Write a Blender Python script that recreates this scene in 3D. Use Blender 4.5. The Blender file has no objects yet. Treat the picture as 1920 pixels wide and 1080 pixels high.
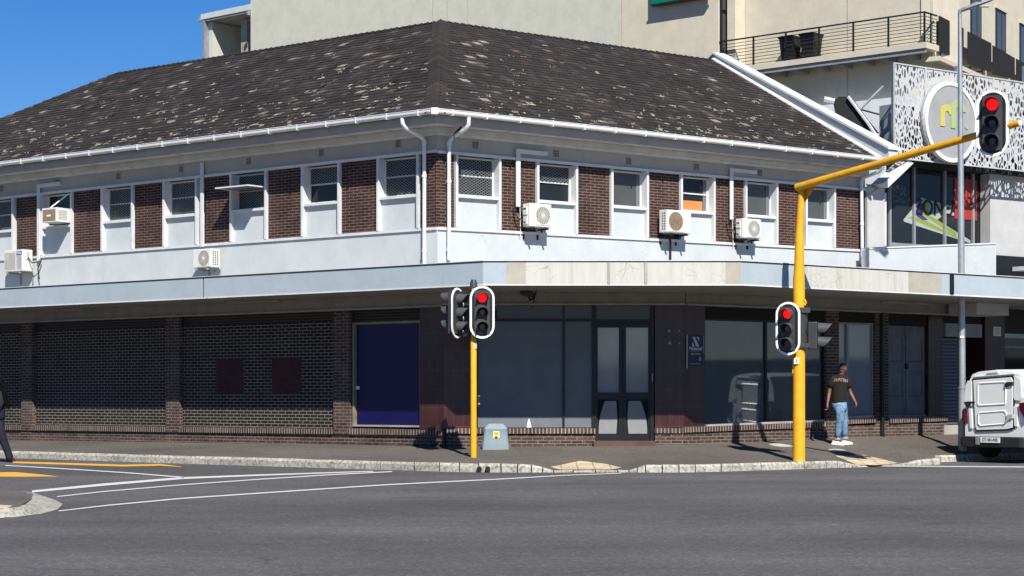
import bpy, bmesh, math, random
from mathutils import Vector, Matrix
random.seed(7)
R_ = math.radians
scn = bpy.context.scene
col = scn.collection
# ---------------------------------------------------------------- camera, sky, sun, exposure
F, HC, HY, CX = 3600.0, 1.35, 745.0, 960.0      # focal length in photo pixels, eye height (m), horizon row, centre column
cd = bpy.data.cameras.new('camera'); cam = bpy.data.objects.new('camera', cd); col.objects.link(cam)
cd.sensor_width = 36.0; cd.lens = 36.0*F/1920.0; cd.shift_y = (HY-540.0)/1920.0
cd.clip_start = 0.5; cd.clip_end = 2000
cam.location = (0, 0, HC); cam.rotation_euler = (R_(90), 0, 0)
scn.camera = cam
SUN_EL, SUN_AZ = 43.0, 13.0       # elevation; degrees to the right of straight behind the camera
w = bpy.data.worlds.new('World'); scn.world = w; w.use_nodes = True
nt = w.node_tree; bg = nt.nodes['Background']
sky = nt.nodes.new('ShaderNodeTexSky'); sky.sky_type = 'NISHITA'; sky.sun_disc = False
sky.sun_elevation = R_(SUN_EL); sky.sun_rotation = R_(180-SUN_AZ)
sky.air_density = 1.0; sky.dust_density = 0.0; sky.ozone_density = 4.0; sky.altitude = 200
hs = nt.nodes.new('ShaderNodeHueSaturation'); hs.inputs['Saturation'].default_value = 1.40; nt.links.new(sky.outputs[0], hs.inputs['Color'])
mx = nt.nodes.new('ShaderNodeMix'); mx.data_type = 'RGBA'; mx.blend_type = 'MULTIPLY'; mx.inputs[0].default_value = 1; mx.inputs[7].default_value = (.98, .94, 1.17, 1); nt.links.new(hs.outputs[0], mx.inputs[6]); nt.links.new(mx.outputs[2], bg.inputs[0]); bg.inputs[1].default_value = 0.06
sd = bpy.data.lights.new('sun', 'SUN'); sd.energy = 5.0; sd.angle = R_(0.5); sd.color = (1.0, 0.955, 0.87)
so = bpy.data.objects.new('sun', sd); col.objects.link(so)
sv = Vector((math.sin(R_(SUN_AZ))*math.cos(R_(SUN_EL)), -math.cos(R_(SUN_AZ))*math.cos(R_(SUN_EL)), math.sin(R_(SUN_EL))))
so.rotation_euler = sv.to_track_quat('Z', 'Y').to_euler(); so.location = (20, -20, 30)
scn.view_settings.view_transform = 'Standard'; scn.view_settings.look = 'None'
scn.view_settings.exposure = 0.5; scn.view_settings.gamma = 1.0
scn.render.resolution_x, scn.render.resolution_y = 1024, 576

# ---------------------------------------------------------------- materials
def N(nt, t, **kw):
    n = nt.nodes.new(t)
    for k, v in kw.items(): setattr(n, k, v)
    return n
def base_mat(name, rough=0.8, spec=0.3):
    m = bpy.data.materials.new(name); m.use_nodes = True
    b = m.node_tree.nodes['Principled BSDF']
    b.inputs['Roughness'].default_value = rough
    b.inputs['Specular IOR Level'].default_value = spec
    return m, m.node_tree, b
def c4(c): return (c[0], c[1], c[2], 1)
def noise(nt, vec, scale, detail=4, rough=.6, stretch=None):
    n = N(nt, 'ShaderNodeTexNoise'); n.inputs['Scale'].default_value = scale
    n.inputs['Detail'].default_value = detail; n.inputs['Roughness'].default_value = rough
    if stretch:
        mp = N(nt, 'ShaderNodeMapping'); mp.inputs['Scale'].default_value = stretch
        nt.links.new(vec, mp.inputs['Vector']); vec = mp.outputs[0]
    nt.links.new(vec, n.inputs['Vector']); return n.outputs['Fac']
def ramp(nt, fac, stops):
    r = N(nt, 'ShaderNodeValToRGB'); nt.links.new(fac, r.inputs[0])
    e = r.color_ramp.elements
    while len(e) < len(stops): e.new(.5)
    for i, (p, c) in enumerate(stops):
        e[i].position = p; e[i].color = (c, c, c, 1) if not isinstance(c, tuple) else c4(c)
    return r.outputs[0]
def mix(nt, fac, a, b, mode='MIX'):
    m = N(nt, 'ShaderNodeMix', data_type='RGBA', blend_type=mode)
    if isinstance(fac, (int, float)): m.inputs[0].default_value = fac
    else: nt.links.new(fac, m.inputs[0])
    for s, x in ((6, a), (7, b)):
        if isinstance(x, tuple): m.inputs[s].default_value = c4(x)
        else: nt.links.new(x, m.inputs[s])
    return m.outputs[2]
def bump(nt, b, h, s, d=.01):
    n = N(nt, 'ShaderNodeBump'); n.inputs['Strength'].default_value = s; n.inputs['Distance'].default_value = d
    nt.links.new(h, n.inputs['Height']); nt.links.new(n.outputs[0], b.inputs['Normal'])
def pos(nt): return N(nt, 'ShaderNodeNewGeometry').outputs['Position']
def uvn(nt): return N(nt, 'ShaderNodeTexCoord').outputs['UV']
def plain(name, c, rough=.6, var=.12, spec=.4, metal=0, scale=3, streak=0, fine=0):
    m, nt, b = base_mat(name, rough, spec); b.inputs['Metallic'].default_value = metal
    p = pos(nt)
    n = ramp(nt, noise(nt, p, scale), [(.3, 1-var), (.7, 1+var*.4)])
    o = mix(nt, 1, c, n, 'MULTIPLY')
    if streak:
        st = ramp(nt, noise(nt, p, 1, 5, .65, (7, 7, .7)), [(.5, 0), (.75, 1)])
        m2 = N(nt, 'ShaderNodeMath', operation='MULTIPLY'); nt.links.new(st, m2.inputs[0]); m2.inputs[1].default_value = streak
        o = mix(nt, m2.outputs[0], o, (c[0]*.55, c[1]*.52, c[2]*.46))
    if fine:
        f = ramp(nt, noise(nt, p, 60, 2), [(.35, 1-fine), (.65, 1+fine)])
        o = mix(nt, 1, o, f, 'MULTIPLY')
    nt.links.new(o, b.inputs['Base Color'])
    return m
def brick(name, c1, c2, mortar, bw=.222, rh=.066, ms=.009, offset=.5, rough=.8, bmp=.5, patch=None, spec=.3, mvar=.35):
    m, nt, b = base_mat(name, rough, spec); uv = uvn(nt)
    t = N(nt, 'ShaderNodeTexBrick'); nt.links.new(uv, t.inputs['Vector'])
    t.offset = offset; t.inputs['Color1'].default_value = c4(c1); t.inputs['Color2'].default_value = c4(c2)
    t.inputs['Mortar'].default_value = c4(mortar); t.inputs['Scale'].default_value = 1
    t.inputs['Mortar Size'].default_value = ms; t.inputs['Mortar Smooth'].default_value = .15
    t.inputs['Brick Width'].default_value = bw; t.inputs['Row Height'].default_value = rh
    p = pos(nt)
    o = mix(nt, 1, t.outputs['Color'], ramp(nt, noise(nt, p, 2.2, 5), [(.3, 1-mvar), (.7, 1.2)]), 'MULTIPLY')
    o = mix(nt, 1, o, ramp(nt, noise(nt, p, 45, 3), [(.3, .75), (.7, 1.25)]), 'MULTIPLY')
    if patch:
        o = mix(nt, ramp(nt, noise(nt, p, 4, 6, .7), [(.62, 0), (.72, .6)]), o, patch)
    nt.links.new(o, b.inputs['Base Color'])
    inv = N(nt, 'ShaderNodeMath', operation='SUBTRACT'); inv.inputs[0].default_value = 1; nt.links.new(t.outputs['Fac'], inv.inputs[1])
    bump(nt, b, inv.outputs[0], bmp, .008)
    return m
def painted_wall(name, c, dirt=.35, crack=True):
    m, nt, b = base_mat(name, .85, .2); p = pos(nt)
    o = mix(nt, 1, c, ramp(nt, noise(nt, p, 1.6, 6, .65), [(.3, .9), (.7, 1.05)]), 'MULTIPLY')
    st = ramp(nt, noise(nt, p, 1, 6, .7, (5, 5, .5)), [(.56, 0), (.8, dirt)])
    o = mix(nt, st, o, (c[0]*.6, c[1]*.58, c[2]*.53))
    if crack:
        v = N(nt, 'ShaderNodeTexVoronoi', feature='DISTANCE_TO_EDGE'); v.inputs['Scale'].default_value = 1.5
        ad = N(nt, 'ShaderNodeVectorMath', operation='ADD'); nn = N(nt, 'ShaderNodeTexNoise'); nn.inputs['Scale'].default_value = 3; nn.inputs['Detail'].default_value = 5
        nt.links.new(p, nn.inputs['Vector']); nt.links.new(p, ad.inputs[0]); nt.links.new(nn.outputs['Color'], ad.inputs[1])
        nt.links.new(ad.outputs[0], v.inputs['Vector'])
        l = ramp(nt, v.outputs['Distance'], [(.0, 1), (.008, 0)])
        k = ramp(nt, noise(nt, p, .9, 2), [(.52, 0), (.6, .45)])
        mm = N(nt, 'ShaderNodeMath', operation='MULTIPLY'); nt.links.new(l, mm.inputs[0]); nt.links.new(k, mm.inputs[1])
        o = mix(nt, mm.outputs[0], o, (c[0]*.4, c[1]*.4, c[2]*.4))
    nt.links.new(o, b.inputs['Base Color'])
    bump(nt, b, noise(nt, p, 25, 4), .15, .01)
    return m
M = {}
M['wall'] = painted_wall('pale_blue_grey_paint', (.515, .55, .56), .22)
M['band'] = painted_wall('grey_blue_band_paint', (.41, .39, .35), .2)
M['trim'] = plain('white_trim_paint', (.64, .655, .66), .55, .12, streak=.25)
M['white'] = plain('white_plastic', (.68, .68, .63), .4, .08, streak=.12)
M['soffit'] = plain('eaves_board_paint', (.60, .59, .56), .8, .15, streak=.1)
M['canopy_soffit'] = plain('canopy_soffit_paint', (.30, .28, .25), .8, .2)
M['fasciagrey'] = plain('eaves_fascia_paint', (.39, .385, .36), .6, .12)
M['gutter'] = plain('white_gutter_metal', (.70, .71, .71), .35, .08)
M['brick'] = brick('dark_red_face_brick', (.056, .025, .022), (.028, .013, .012), (.21, .145, .115), .226, .063, .0075, patch=(.10, .05, .042), mvar=.45)
M['brick_low'] = brick('brown_plinth_brick', (.090, .056, .045), (.046, .029, .025), (.20, .165, .14), .226, .068, .009, patch=(.19, .15, .125))
M['brick_panel'] = brick('black_brick_white_mortar', (.010, .009, .008), (.018, .011, .010), (.22, .20, .17), .217, .0700, .0085, mvar=.2)
M['soldier'] = brick('soldier_course_brick', (.10, .060, .050), (.045, .028, .025), (.30, .25, .21), .075, .5, .013, offset=0)
M['tile'] = brick('maroon_glazed_wall_tile', (.060, .020, .019), (.045, .015, .015), (.085, .042, .04), .20, .38, .005, offset=0, rough=.28, bmp=.2, spec=.5)
M['roofmetal'] = plain('dark_tile_underlay', (.03, .027, .026), .9)
M['black'] = plain('black_painted_metal', (.012, .012, .013), .4, .2)
M['blackmatt'] = plain('matt_black', (.012, .012, .012), .85, .2)
M['dark'] = plain('dark_grey_board', (.02, .02, .022), .7, .2)
M['grey'] = plain('grey_painted_steel', (.25, .27, .285), .5, .2, streak=.4)
M['yellow'] = plain('yellow_pole_paint', (.80, .39, .014), .42, .16, scale=4, streak=.22)
M['signalgrey'] = plain('signal_grey_plastic', (.045, .046, .048), .45, .2)
M['galv'] = plain('galvanised_steel', (.42, .45, .47), .45, .25, metal=.55, streak=.25)
M['cabinet'] = plain('cabinet_grey_blue', (.24, .30, .34), .45, .12, streak=.25)
M['stickerwhite'] = plain('white_sticker', (.8, .8, .75), .5, .05)
M['stickeryellow'] = plain('yellow_sticker', (.75, .6, .08), .5, .05)
M['ink'] = plain('black_ink', (.01, .01, .01), .5, 0)
M['lettering'] = plain('pale_lettering', (.55, .55, .58), .5, 0)
M['navy'] = plain('navy_board', (.012, .016, .055), .4, .1)
M['blue'] = plain('cobalt_blue_paint', (.006, .003, .065), .45, .2, scale=4)
M['redpaint'] = plain('faded_red_paint', (.05, .010, .010), .7, .4, scale=6)
M['doorgrey'] = plain('worn_grey_door_paint', (.13, .145, .15), .55, .3, streak=.5)
M['orange'] = plain('orange_board', (.62, .22, .06), .7, .15)
M['cream'] = painted_wall('cream_wall_paint', (.57, .52, .41), .22)
M['concrete_cream'] = painted_wall('grey_cream_concrete', (.53, .53, .445), .2)
M['concrete_grey'] = plain('weathered_concrete', (.36, .345, .31), .85, .25, streak=.3)
M['lightgrey'] = plain('light_grey_render', (.47, .47, .46), .8, .1)
M['green'] = plain('green_sign_panel', (.0, .17, .085), .4, .05)
M['lime'] = plain('lime_green_vinyl', (.22, .29, .05), .4, .05)
M['purple'] = plain('purple_vinyl', (.07, .03, .14), .4, .05)
M['vinylwhite'] = plain('white_vinyl', (.36, .38, .36), .4, .05)
M['redvinyl'] = plain('red_vinyl', (.36, .035, .022), .5, .1)
M['skin'] = plain('brown_skin', (.21, .095, .055), .55, .1)
M['hair'] = plain('black_hair', (.005, .004, .004), .9, .3, spec=.1)
M['shirt'] = plain('washed_black_cotton', (.012, .009, .008), .9, .3, scale=6)
M['shirtprint'] = plain('faded_shirt_print', (.24, .17, .14), .9, .2)
M['jacket'] = plain('navy_jacket_fabric', (.010, .011, .026), .85, .3)
M['trousers'] = plain('navy_trouser_fabric', (.007, .007, .021), .85, .2)
M['shoe'] = plain('white_shoe_leather', (.72, .69, .60), .6, .15, scale=12)
M['shoedark'] = plain('black_shoe', (.02, .02, .025), .5, .1)
M['rubber'] = plain('black_rubber', (.014, .014, .014), .8, .1)
M['vanwhite'] = plain('white_car_paint', (.78, .78, .76), .3, .05, spec=.5, streak=.06)
M['plastic'] = plain('black_bumper_plastic', (.02, .02, .021), .6, .1)
M['grille'] = plain('fan_grille_beige', (.25, .235, .17), .6, .25, scale=30)
M['rustgrille'] = plain('rusty_fan_grille', (.30, .22, .15), .8, .6, scale=45)
M['manhole'] = plain('pale_concrete_cover', (.50, .49, .45), .85, .2, scale=8)
M['feather'] = plain('black_feathers', (.008, .008, .01), .4, .1)
M['mesh'] = plain('galvanised_mesh_wire', (.20, .205, .205), .5, .1)
def denim():
    m, nt, b = base_mat('light_blue_denim', .9, .2); p = pos(nt)
    o = mix(nt, ramp(nt, noise(nt, p, 9, 5, .7), [(.35, 0), (.68, 1)]), (.05, .11, .20), (.24, .36, .50))
    nt.links.new(o, b.inputs['Base Color']); return m
M['denim'] = denim()
def glass(name, c, rough=.04, spec=.35):
    m, nt, b = base_mat(name, rough, spec); p = pos(nt)
    nt.links.new(mix(nt, 1, c, ramp(nt, noise(nt, p, 2.5, 4), [(.3, .88), (.7, 1.06)]), 'MULTIPLY'), b.inputs['Base Color'])
    bump(nt, b, noise(nt, p, 1.2, 2), .02, .02)
    return m
M['glass'] = glass('dark_window_glass', (.016, .018, .020))
M['glassgrey'] = glass('dusty_window_glass', (.075, .078, .075), .12)
M['shopglass'] = glass('grey_backed_shop_glass', (.155, .17, .185), .55, .12)
M['shopglassgreen'] = glass('green_grey_backed_shop_glass', (.065, .09, .10), .03, 1.0)
M['doorglass'] = glass('white_washed_door_glass', (.26, .27, .27), .07, .9)
M['shopglasspale'] = glass('pale_backed_shop_glass', (.19, .22, .25), .05, 1.0)
def emis(name, c, s):
    m, nt, b = base_mat(name, .4); b.inputs['Base Color'].default_value = c4(c)
    b.inputs['Emission Color'].default_value = c4(c); b.inputs['Emission Strength'].default_value = s
    return m
M['redlamp'] = emis('lit_red_lens', (1.0, .006, .010), .85)
M['visor'] = plain('signal_visor_grey', (.07, .072, .074), .5, .25)
M['lens'] = plain('unlit_lens', (.03, .03, .03), .15, .1, spec=.6)
M['taillight'] = plain('red_tail_lamp', (.075, .004, .006), .2, .1, spec=.6)
def asphalt(name, c, sc=1.0, patchy=.18, wear=True):
    m, nt, b = base_mat(name, .86, .28); p = pos(nt)
    o = mix(nt, 1, c, ramp(nt, noise(nt, p, .35, 5, .6), [(.3, 1-patchy), (.7, 1+patchy)]), 'MULTIPLY')
    o = mix(nt, 1, o, ramp(nt, noise(nt, p, 1.1, 6, .7, (.35, 2.2, 1)), [(.3, .9), (.7, 1.1)]), 'MULTIPLY')
    v = N(nt, 'ShaderNodeTexVoronoi'); v.inputs['Scale'].default_value = 38*sc; nt.links.new(p, v.inputs['Vector'])
    sp = N(nt, 'ShaderNodeSeparateColor'); nt.links.new(v.outputs['Color'], sp.inputs[0])
    o = mix(nt, 1, o, ramp(nt, sp.outputs[0], [(0, .74), (.55, .96), (.9, 1.18), (1, 1.6)]), 'MULTIPLY')
    if wear:
        # broad tyre-polished bands, dark oil drips and a few wandering sealed cracks
        o = mix(nt, 1, o, ramp(nt, noise(nt, p, .16, 3, .5, (.18, 1.5, 1)), [(.38, .86), (.62, 1.12)]), 'MULTIPLY')
        o = mix(nt, ramp(nt, noise(nt, p, 1.4, 3, .5), [(.70, 0), (.78, .4)]), o, (.045, .044, .045))
        vc = N(nt, 'ShaderNodeTexVoronoi', feature='DISTANCE_TO_EDGE'); vc.inputs['Scale'].default_value = .22
        nd = N(nt, 'ShaderNodeTexNoise'); nd.inputs['Scale'].default_value = 1.1; nd.inputs['Detail'].default_value = 6; nt.links.new(p, nd.inputs['Vector'])
        av = N(nt, 'ShaderNodeVectorMath', operation='MULTIPLY_ADD'); nt.links.new(nd.outputs['Color'], av.inputs[0]); av.inputs[1].default_value = (1.6, 1.6, 0); nt.links.new(p, av.inputs[2]); nt.links.new(av.outputs[0], vc.inputs['Vector'])
        ck = N(nt, 'ShaderNodeMath', operation='MULTIPLY'); nt.links.new(ramp(nt, vc.outputs['Distance'], [(0, 1), (.006, 0)]), ck.inputs[0]); nt.links.new(ramp(nt, noise(nt, p, .25, 2), [(.5, 0), (.56, .55)]), ck.inputs[1])
        o = mix(nt, ck.outputs[0], o, (.035, .034, .035))
        # rare pale flecks and dark tyre scuffs
        o = mix(nt, ramp(nt, noise(nt, p, 3.2, 3, .5, (.6, 1, 1)), [(.735, 0), (.75, .45)]), o, (.30, .29, .27))
        o = mix(nt, ramp(nt, noise(nt, p, .6, 6, .6, (.25, 1.6, 1)), [(.58, 0), (.72, .35)]), o, (c[0]*.6, c[1]*.6, c[2]*.62))
    nt.links.new(o, b.inputs['Base Color'])
    bump(nt, b, noise(nt, p, 90, 3), .6, .012)
    return m
M['asphalt'] = asphalt('road_asphalt', (.099, .096, .094))
M['pavement'] = asphalt('pavement_asphalt', (.118, .104, .092), 1.4, .22, False)
def kerbmat():
    m, nt, b = base_mat('weathered_kerb_concrete', .9, .2); p = pos(nt)
    o = mix(nt, ramp(nt, noise(nt, p, 16, 6, .75), [(.36, 0), (.56, 1)]), (.17, .16, .135), (.50, .475, .40))
    nt.links.new(mix(nt, 1, o, ramp(nt, noise(nt, p, 1.3, 3), [(.3, .7), (.7, 1.1)]), 'MULTIPLY'), b.inputs['Base Color'])
    bump(nt, b, noise(nt, p, 30, 4), .5, .01); return m
M['kerb'] = kerbmat()
M['apron'] = plain('pale_concrete_apron', (.52, .50, .44), .9, .45, scale=7)
def linepaint(name, c, wearc):
    m, nt, b = base_mat(name, .7, .3); p = pos(nt)
    o = mix(nt, ramp(nt, noise(nt, p, 9, 6, .75), [(.55, 0), (.75, .8)]), c, wearc)
    nt.links.new(o, b.inputs['Base Color']); return m
M['lineW'] = linepaint('white_road_paint', (.60, .60, .58), (.20, .20, .20))
M['lineY'] = linepaint('orange_yellow_road_paint', (.72, .37, .06), (.35, .22, .10))
M['tactile'] = brick('yellow_tactile_slab', (.62, .50, .32), (.52, .43, .30), (.30, .26, .20), .30, .30, .012, offset=0, rough=.9)
def fascia_patch():
    m, nt, b = base_mat('stained_white_fascia_paint', .85, .2); p = pos(nt)
    o = mix(nt, ramp(nt, noise(nt, p, 1, 6, .75, (6, 6, .45)), [(.45, 0), (.75, 1)]), (.52, .51, .465), (.42, .40, .345))
    v = N(nt, 'ShaderNodeTexVoronoi', feature='DISTANCE_TO_EDGE'); v.inputs['Scale'].default_value = 4
    nt.links.new(p, v.inputs['Vector'])
    l = ramp(nt, v.outputs['Distance'], [(0, 1), (.02, 0)]); k = ramp(nt, noise(nt, p, 1.1, 2), [(.5, 0), (.56, .7)])
    mm = N(nt, 'ShaderNodeMath', operation='MULTIPLY'); nt.links.new(l, mm.inputs[0]); nt.links.new(k, mm.inputs[1])
    o = mix(nt, mm.outputs[0], o, (.22, .2, .17))
    nt.links.new(o, b.inputs['Base Color']); return m
M['patch'] = fascia_patch()
M['beige'] = plain('bare_beige_fascia', (.40, .375, .31), .85, .15, streak=.2)
M['canopyblue'] = painted_wall('grey_blue_fascia_paint', (.37, .43, .47), .2, False)
def rooftile():
    m, nt, b = base_mat('weathered_roof_tile', .82, .25); p = pos(nt); uv = uvn(nt)
    at = N(nt, 'ShaderNodeAttribute', attribute_name='tile'); sp = N(nt, 'ShaderNodeSeparateColor'); nt.links.new(at.outputs['Color'], sp.inputs[0])
    o = ramp(nt, sp.outputs[0], [(0, (.028, .023, .021)), (.45, (.047, .038, .034)), (.8, (.068, .055, .048)), (.93, (.10, .08, .068)), (.955, (.12, .07, .055)), (1, (.24, .21, .17))])
    o = mix(nt, 1, o, ramp(nt, noise(nt, p, .8, 4), [(.3, .75), (.7, 1.25)]), 'MULTIPLY')
    o = mix(nt, 1, o, ramp(nt, noise(nt, p, 30, 4), [(.3, .7), (.7, 1.3)]), 'MULTIPLY')
    # lichen: small pale flakes in drifts, denser towards the eaves (uv.y is metres up the slope)
    sx = N(nt, 'ShaderNodeSeparateXYZ'); nt.links.new(uv, sx.inputs[0])
    dens = N(nt, 'ShaderNodeMapRange'); nt.links.new(sx.outputs[1], dens.inputs[0])
    dens.inputs[1].default_value = 0; dens.inputs[2].default_value = 5.0; dens.inputs[3].default_value = .30; dens.inputs[4].default_value = .02
    def flakes(scale, sxy, k):
        mp = N(nt, 'ShaderNodeMapping'); mp.inputs['Scale'].default_value = sxy; nt.links.new(uv, mp.inputs['Vector'])
        nn = N(nt, 'ShaderNodeTexNoise'); nn.inputs['Scale'].default_value = 9; nt.links.new(uv, nn.inputs['Vector'])
        ad = N(nt, 'ShaderNodeVectorMath', operation='MULTIPLY_ADD'); nt.links.new(nn.outputs['Color'], ad.inputs[0]); ad.inputs[1].default_value = (.5, .5, 0); nt.links.new(mp.outputs[0], ad.inputs[2])
        v = N(nt, 'ShaderNodeTexVoronoi'); v.inputs['Scale'].default_value = scale; nt.links.new(ad.outputs[0], v.inputs['Vector'])
        s2 = N(nt, 'ShaderNodeSeparateColor'); nt.links.new(v.outputs['Color'], s2.inputs[0])
        th = N(nt, 'ShaderNodeMath', operation='MULTIPLY'); nt.links.new(s2.outputs[0], th.inputs[0]); th.inputs[1].default_value = .42      # flake radius
        near = N(nt, 'ShaderNodeMath', operation='LESS_THAN'); nt.links.new(v.outputs['Distance'], near.inputs[0]); nt.links.new(th.outputs[0], near.inputs[1])
        dm = N(nt, 'ShaderNodeMath', operation='MULTIPLY'); nt.links.new(dens.outputs[0], dm.inputs[0]); nt.links.new(ramp(nt, noise(nt, uv, .9, 3), [(.35, .1), (.62, 1.9)]), dm.inputs[1])
        dk = N(nt, 'ShaderNodeMath', operation='MULTIPLY'); nt.links.new(dm.outputs[0], dk.inputs[0]); dk.inputs[1].default_value = k
        on_ = N(nt, 'ShaderNodeMath', operation='LESS_THAN'); nt.links.new(s2.outputs[1], on_.inputs[0]); nt.links.new(dk.outputs[0], on_.inputs[1])
        r = N(nt, 'ShaderNodeMath', operation='MULTIPLY'); nt.links.new(near.outputs[0], r.inputs[0]); nt.links.new(on_.outputs[0], r.inputs[1]); return r.outputs[0]
    o = mix(nt, flakes(5.5, (1, 1.7, 1), 1.0), o, (.44, .42, .32))
    o = mix(nt, flakes(3.0, (.9, 2.6, 1), .55), o, (.33, .31, .24))
    o = mix(nt, sp.outputs[1], o, (.009, .008, .008))       # near-black front edge face of each tile
    nt.links.new(o, b.inputs['Base Color']); bump(nt, b, noise(nt, p, 40, 4), .3, .006)
    return m
M['tileroof'] = rooftile()
def perforated():
    m, nt, b = base_mat('white_perforated_metal', .45, .4); uv = uvn(nt)
    b.inputs['Base Color'].default_value = (.47, .48, .485, 1)
    mp = N(nt, 'ShaderNodeMapping'); mp.inputs['Scale'].default_value = (10.5, 5.2, 1); mp.inputs['Rotation'].default_value = (0, 0, .25)
    nt.links.new(uv, mp.inputs['Vector'])
    v = N(nt, 'ShaderNodeTexVoronoi', feature='DISTANCE_TO_EDGE'); v.inputs['Scale'].default_value = 1; nt.links.new(mp.outputs[0], v.inputs['Vector'])
    v.inputs['Randomness'].default_value = .9
    hole = ramp(nt, v.outputs['Distance'], [(.125, 0), (.155, 1)])
    tr = N(nt, 'ShaderNodeBsdfTransparent'); ms = N(nt, 'ShaderNodeMixShader')
    nt.links.new(hole, ms.inputs[0]); nt.links.new(b.outputs[0], ms.inputs[1]); nt.links.new(tr.outputs[0], ms.inputs[2])
    nt.links.new(ms.outputs[0], nt.nodes['Material Output'].inputs['Surface'])
    return m
M['perf'] = perforated()
def louvre(name, c, pitch):
    m, nt, b = base_mat(name, .5, .4); uv = uvn(nt)
    wv = N(nt, 'ShaderNodeTexWave', bands_direction='Y'); wv.inputs['Scale'].default_value = .314/pitch; nt.links.new(uv, wv.inputs['Vector'])
    o = mix(nt, ramp(nt, wv.outputs['Fac'], [(.2, 0), (.5, 1)]), tuple(x*.35 for x in c), c)
    nt.links.new(o, b.inputs['Base Color']); bump(nt, b, wv.outputs['Fac'], .6, .02); return m
M['louvre'] = louvre('dark_louvre_slats', (.028, .026, .026), .06)
M['shutter'] = louvre('grey_roller_shutter', (.12, .135, .16), .08)

# ---------------------------------------------------------------- geometry helpers
def nrm(a, b):
    h = math.hypot(a, b); return (a/h, b/h)
class Wall:
    """a vertical wall plane: x runs along it, y into the building, z up"""
    def __init__(s, d, O):
        s.d = d; s.n = (-d[1], d[0]); s.O = O
        s.mat = Matrix(((d[0], s.n[0], 0, O[0]), (d[1], s.n[1], 0, O[1]), (0, 0, 1, 0), (0, 0, 0, 1)))
    def px(s, u, v, y=0):
        r = (u-CX)/F; t = (y+s.n[0]*s.O[0]+s.n[1]*s.O[1])/(s.n[0]*r+s.n[1]); X = t*r
        return (s.d[0]*(X-s.O[0])+s.d[1]*(t-s.O[1]), HC+(HY-v)/F*t)
    def x(s, u, y=0): return s.px(u, 0, y)[0]
    def z(s, u, v, y=0): return s.px(u, v, y)[1]
    def line(s, p, q, y=0):
        a, b = s.px(*p, y), s.px(*q, y); k = (b[1]-a[1])/(b[0]-a[0])
        return lambda x: a[1]+k*(x-a[0])
    def pos(s, x, y, z=0): return Vector((s.O[0]+s.d[0]*x+s.n[0]*y, s.O[1]+s.d[1]*x+s.n[1]*y, z))
def ray(u, v, Y): return Vector(((u-CX)/F*Y, Y, HC+(HY-v)/F*Y))
def ground(u, v, z=0.0):
    t = (HC-z)*F/(v-HY); return Vector(((u-CX)/F*t, t, z))
ROOT = {}
def tag(o, label=None, cat=None, group=None, kind=None):
    if label: o['label'] = label
    if cat: o['category'] = cat
    if group: o['group'] = group
    if kind: o['kind'] = kind
    return o
def thing(name, label, cat, mat=None, group=None):
    o = bpy.data.objects.new(name, None); o.empty_display_size = .3; col.objects.link(o)
    mat = mat or Matrix.Identity(4); o.matrix_world = mat; ROOT[o] = mat.copy()
    return tag(o, label, cat, group)
def at(p, rz=0): return Matrix.Translation(Vector(p)) @ Matrix.Rotation(rz, 4, 'Z')
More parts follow.
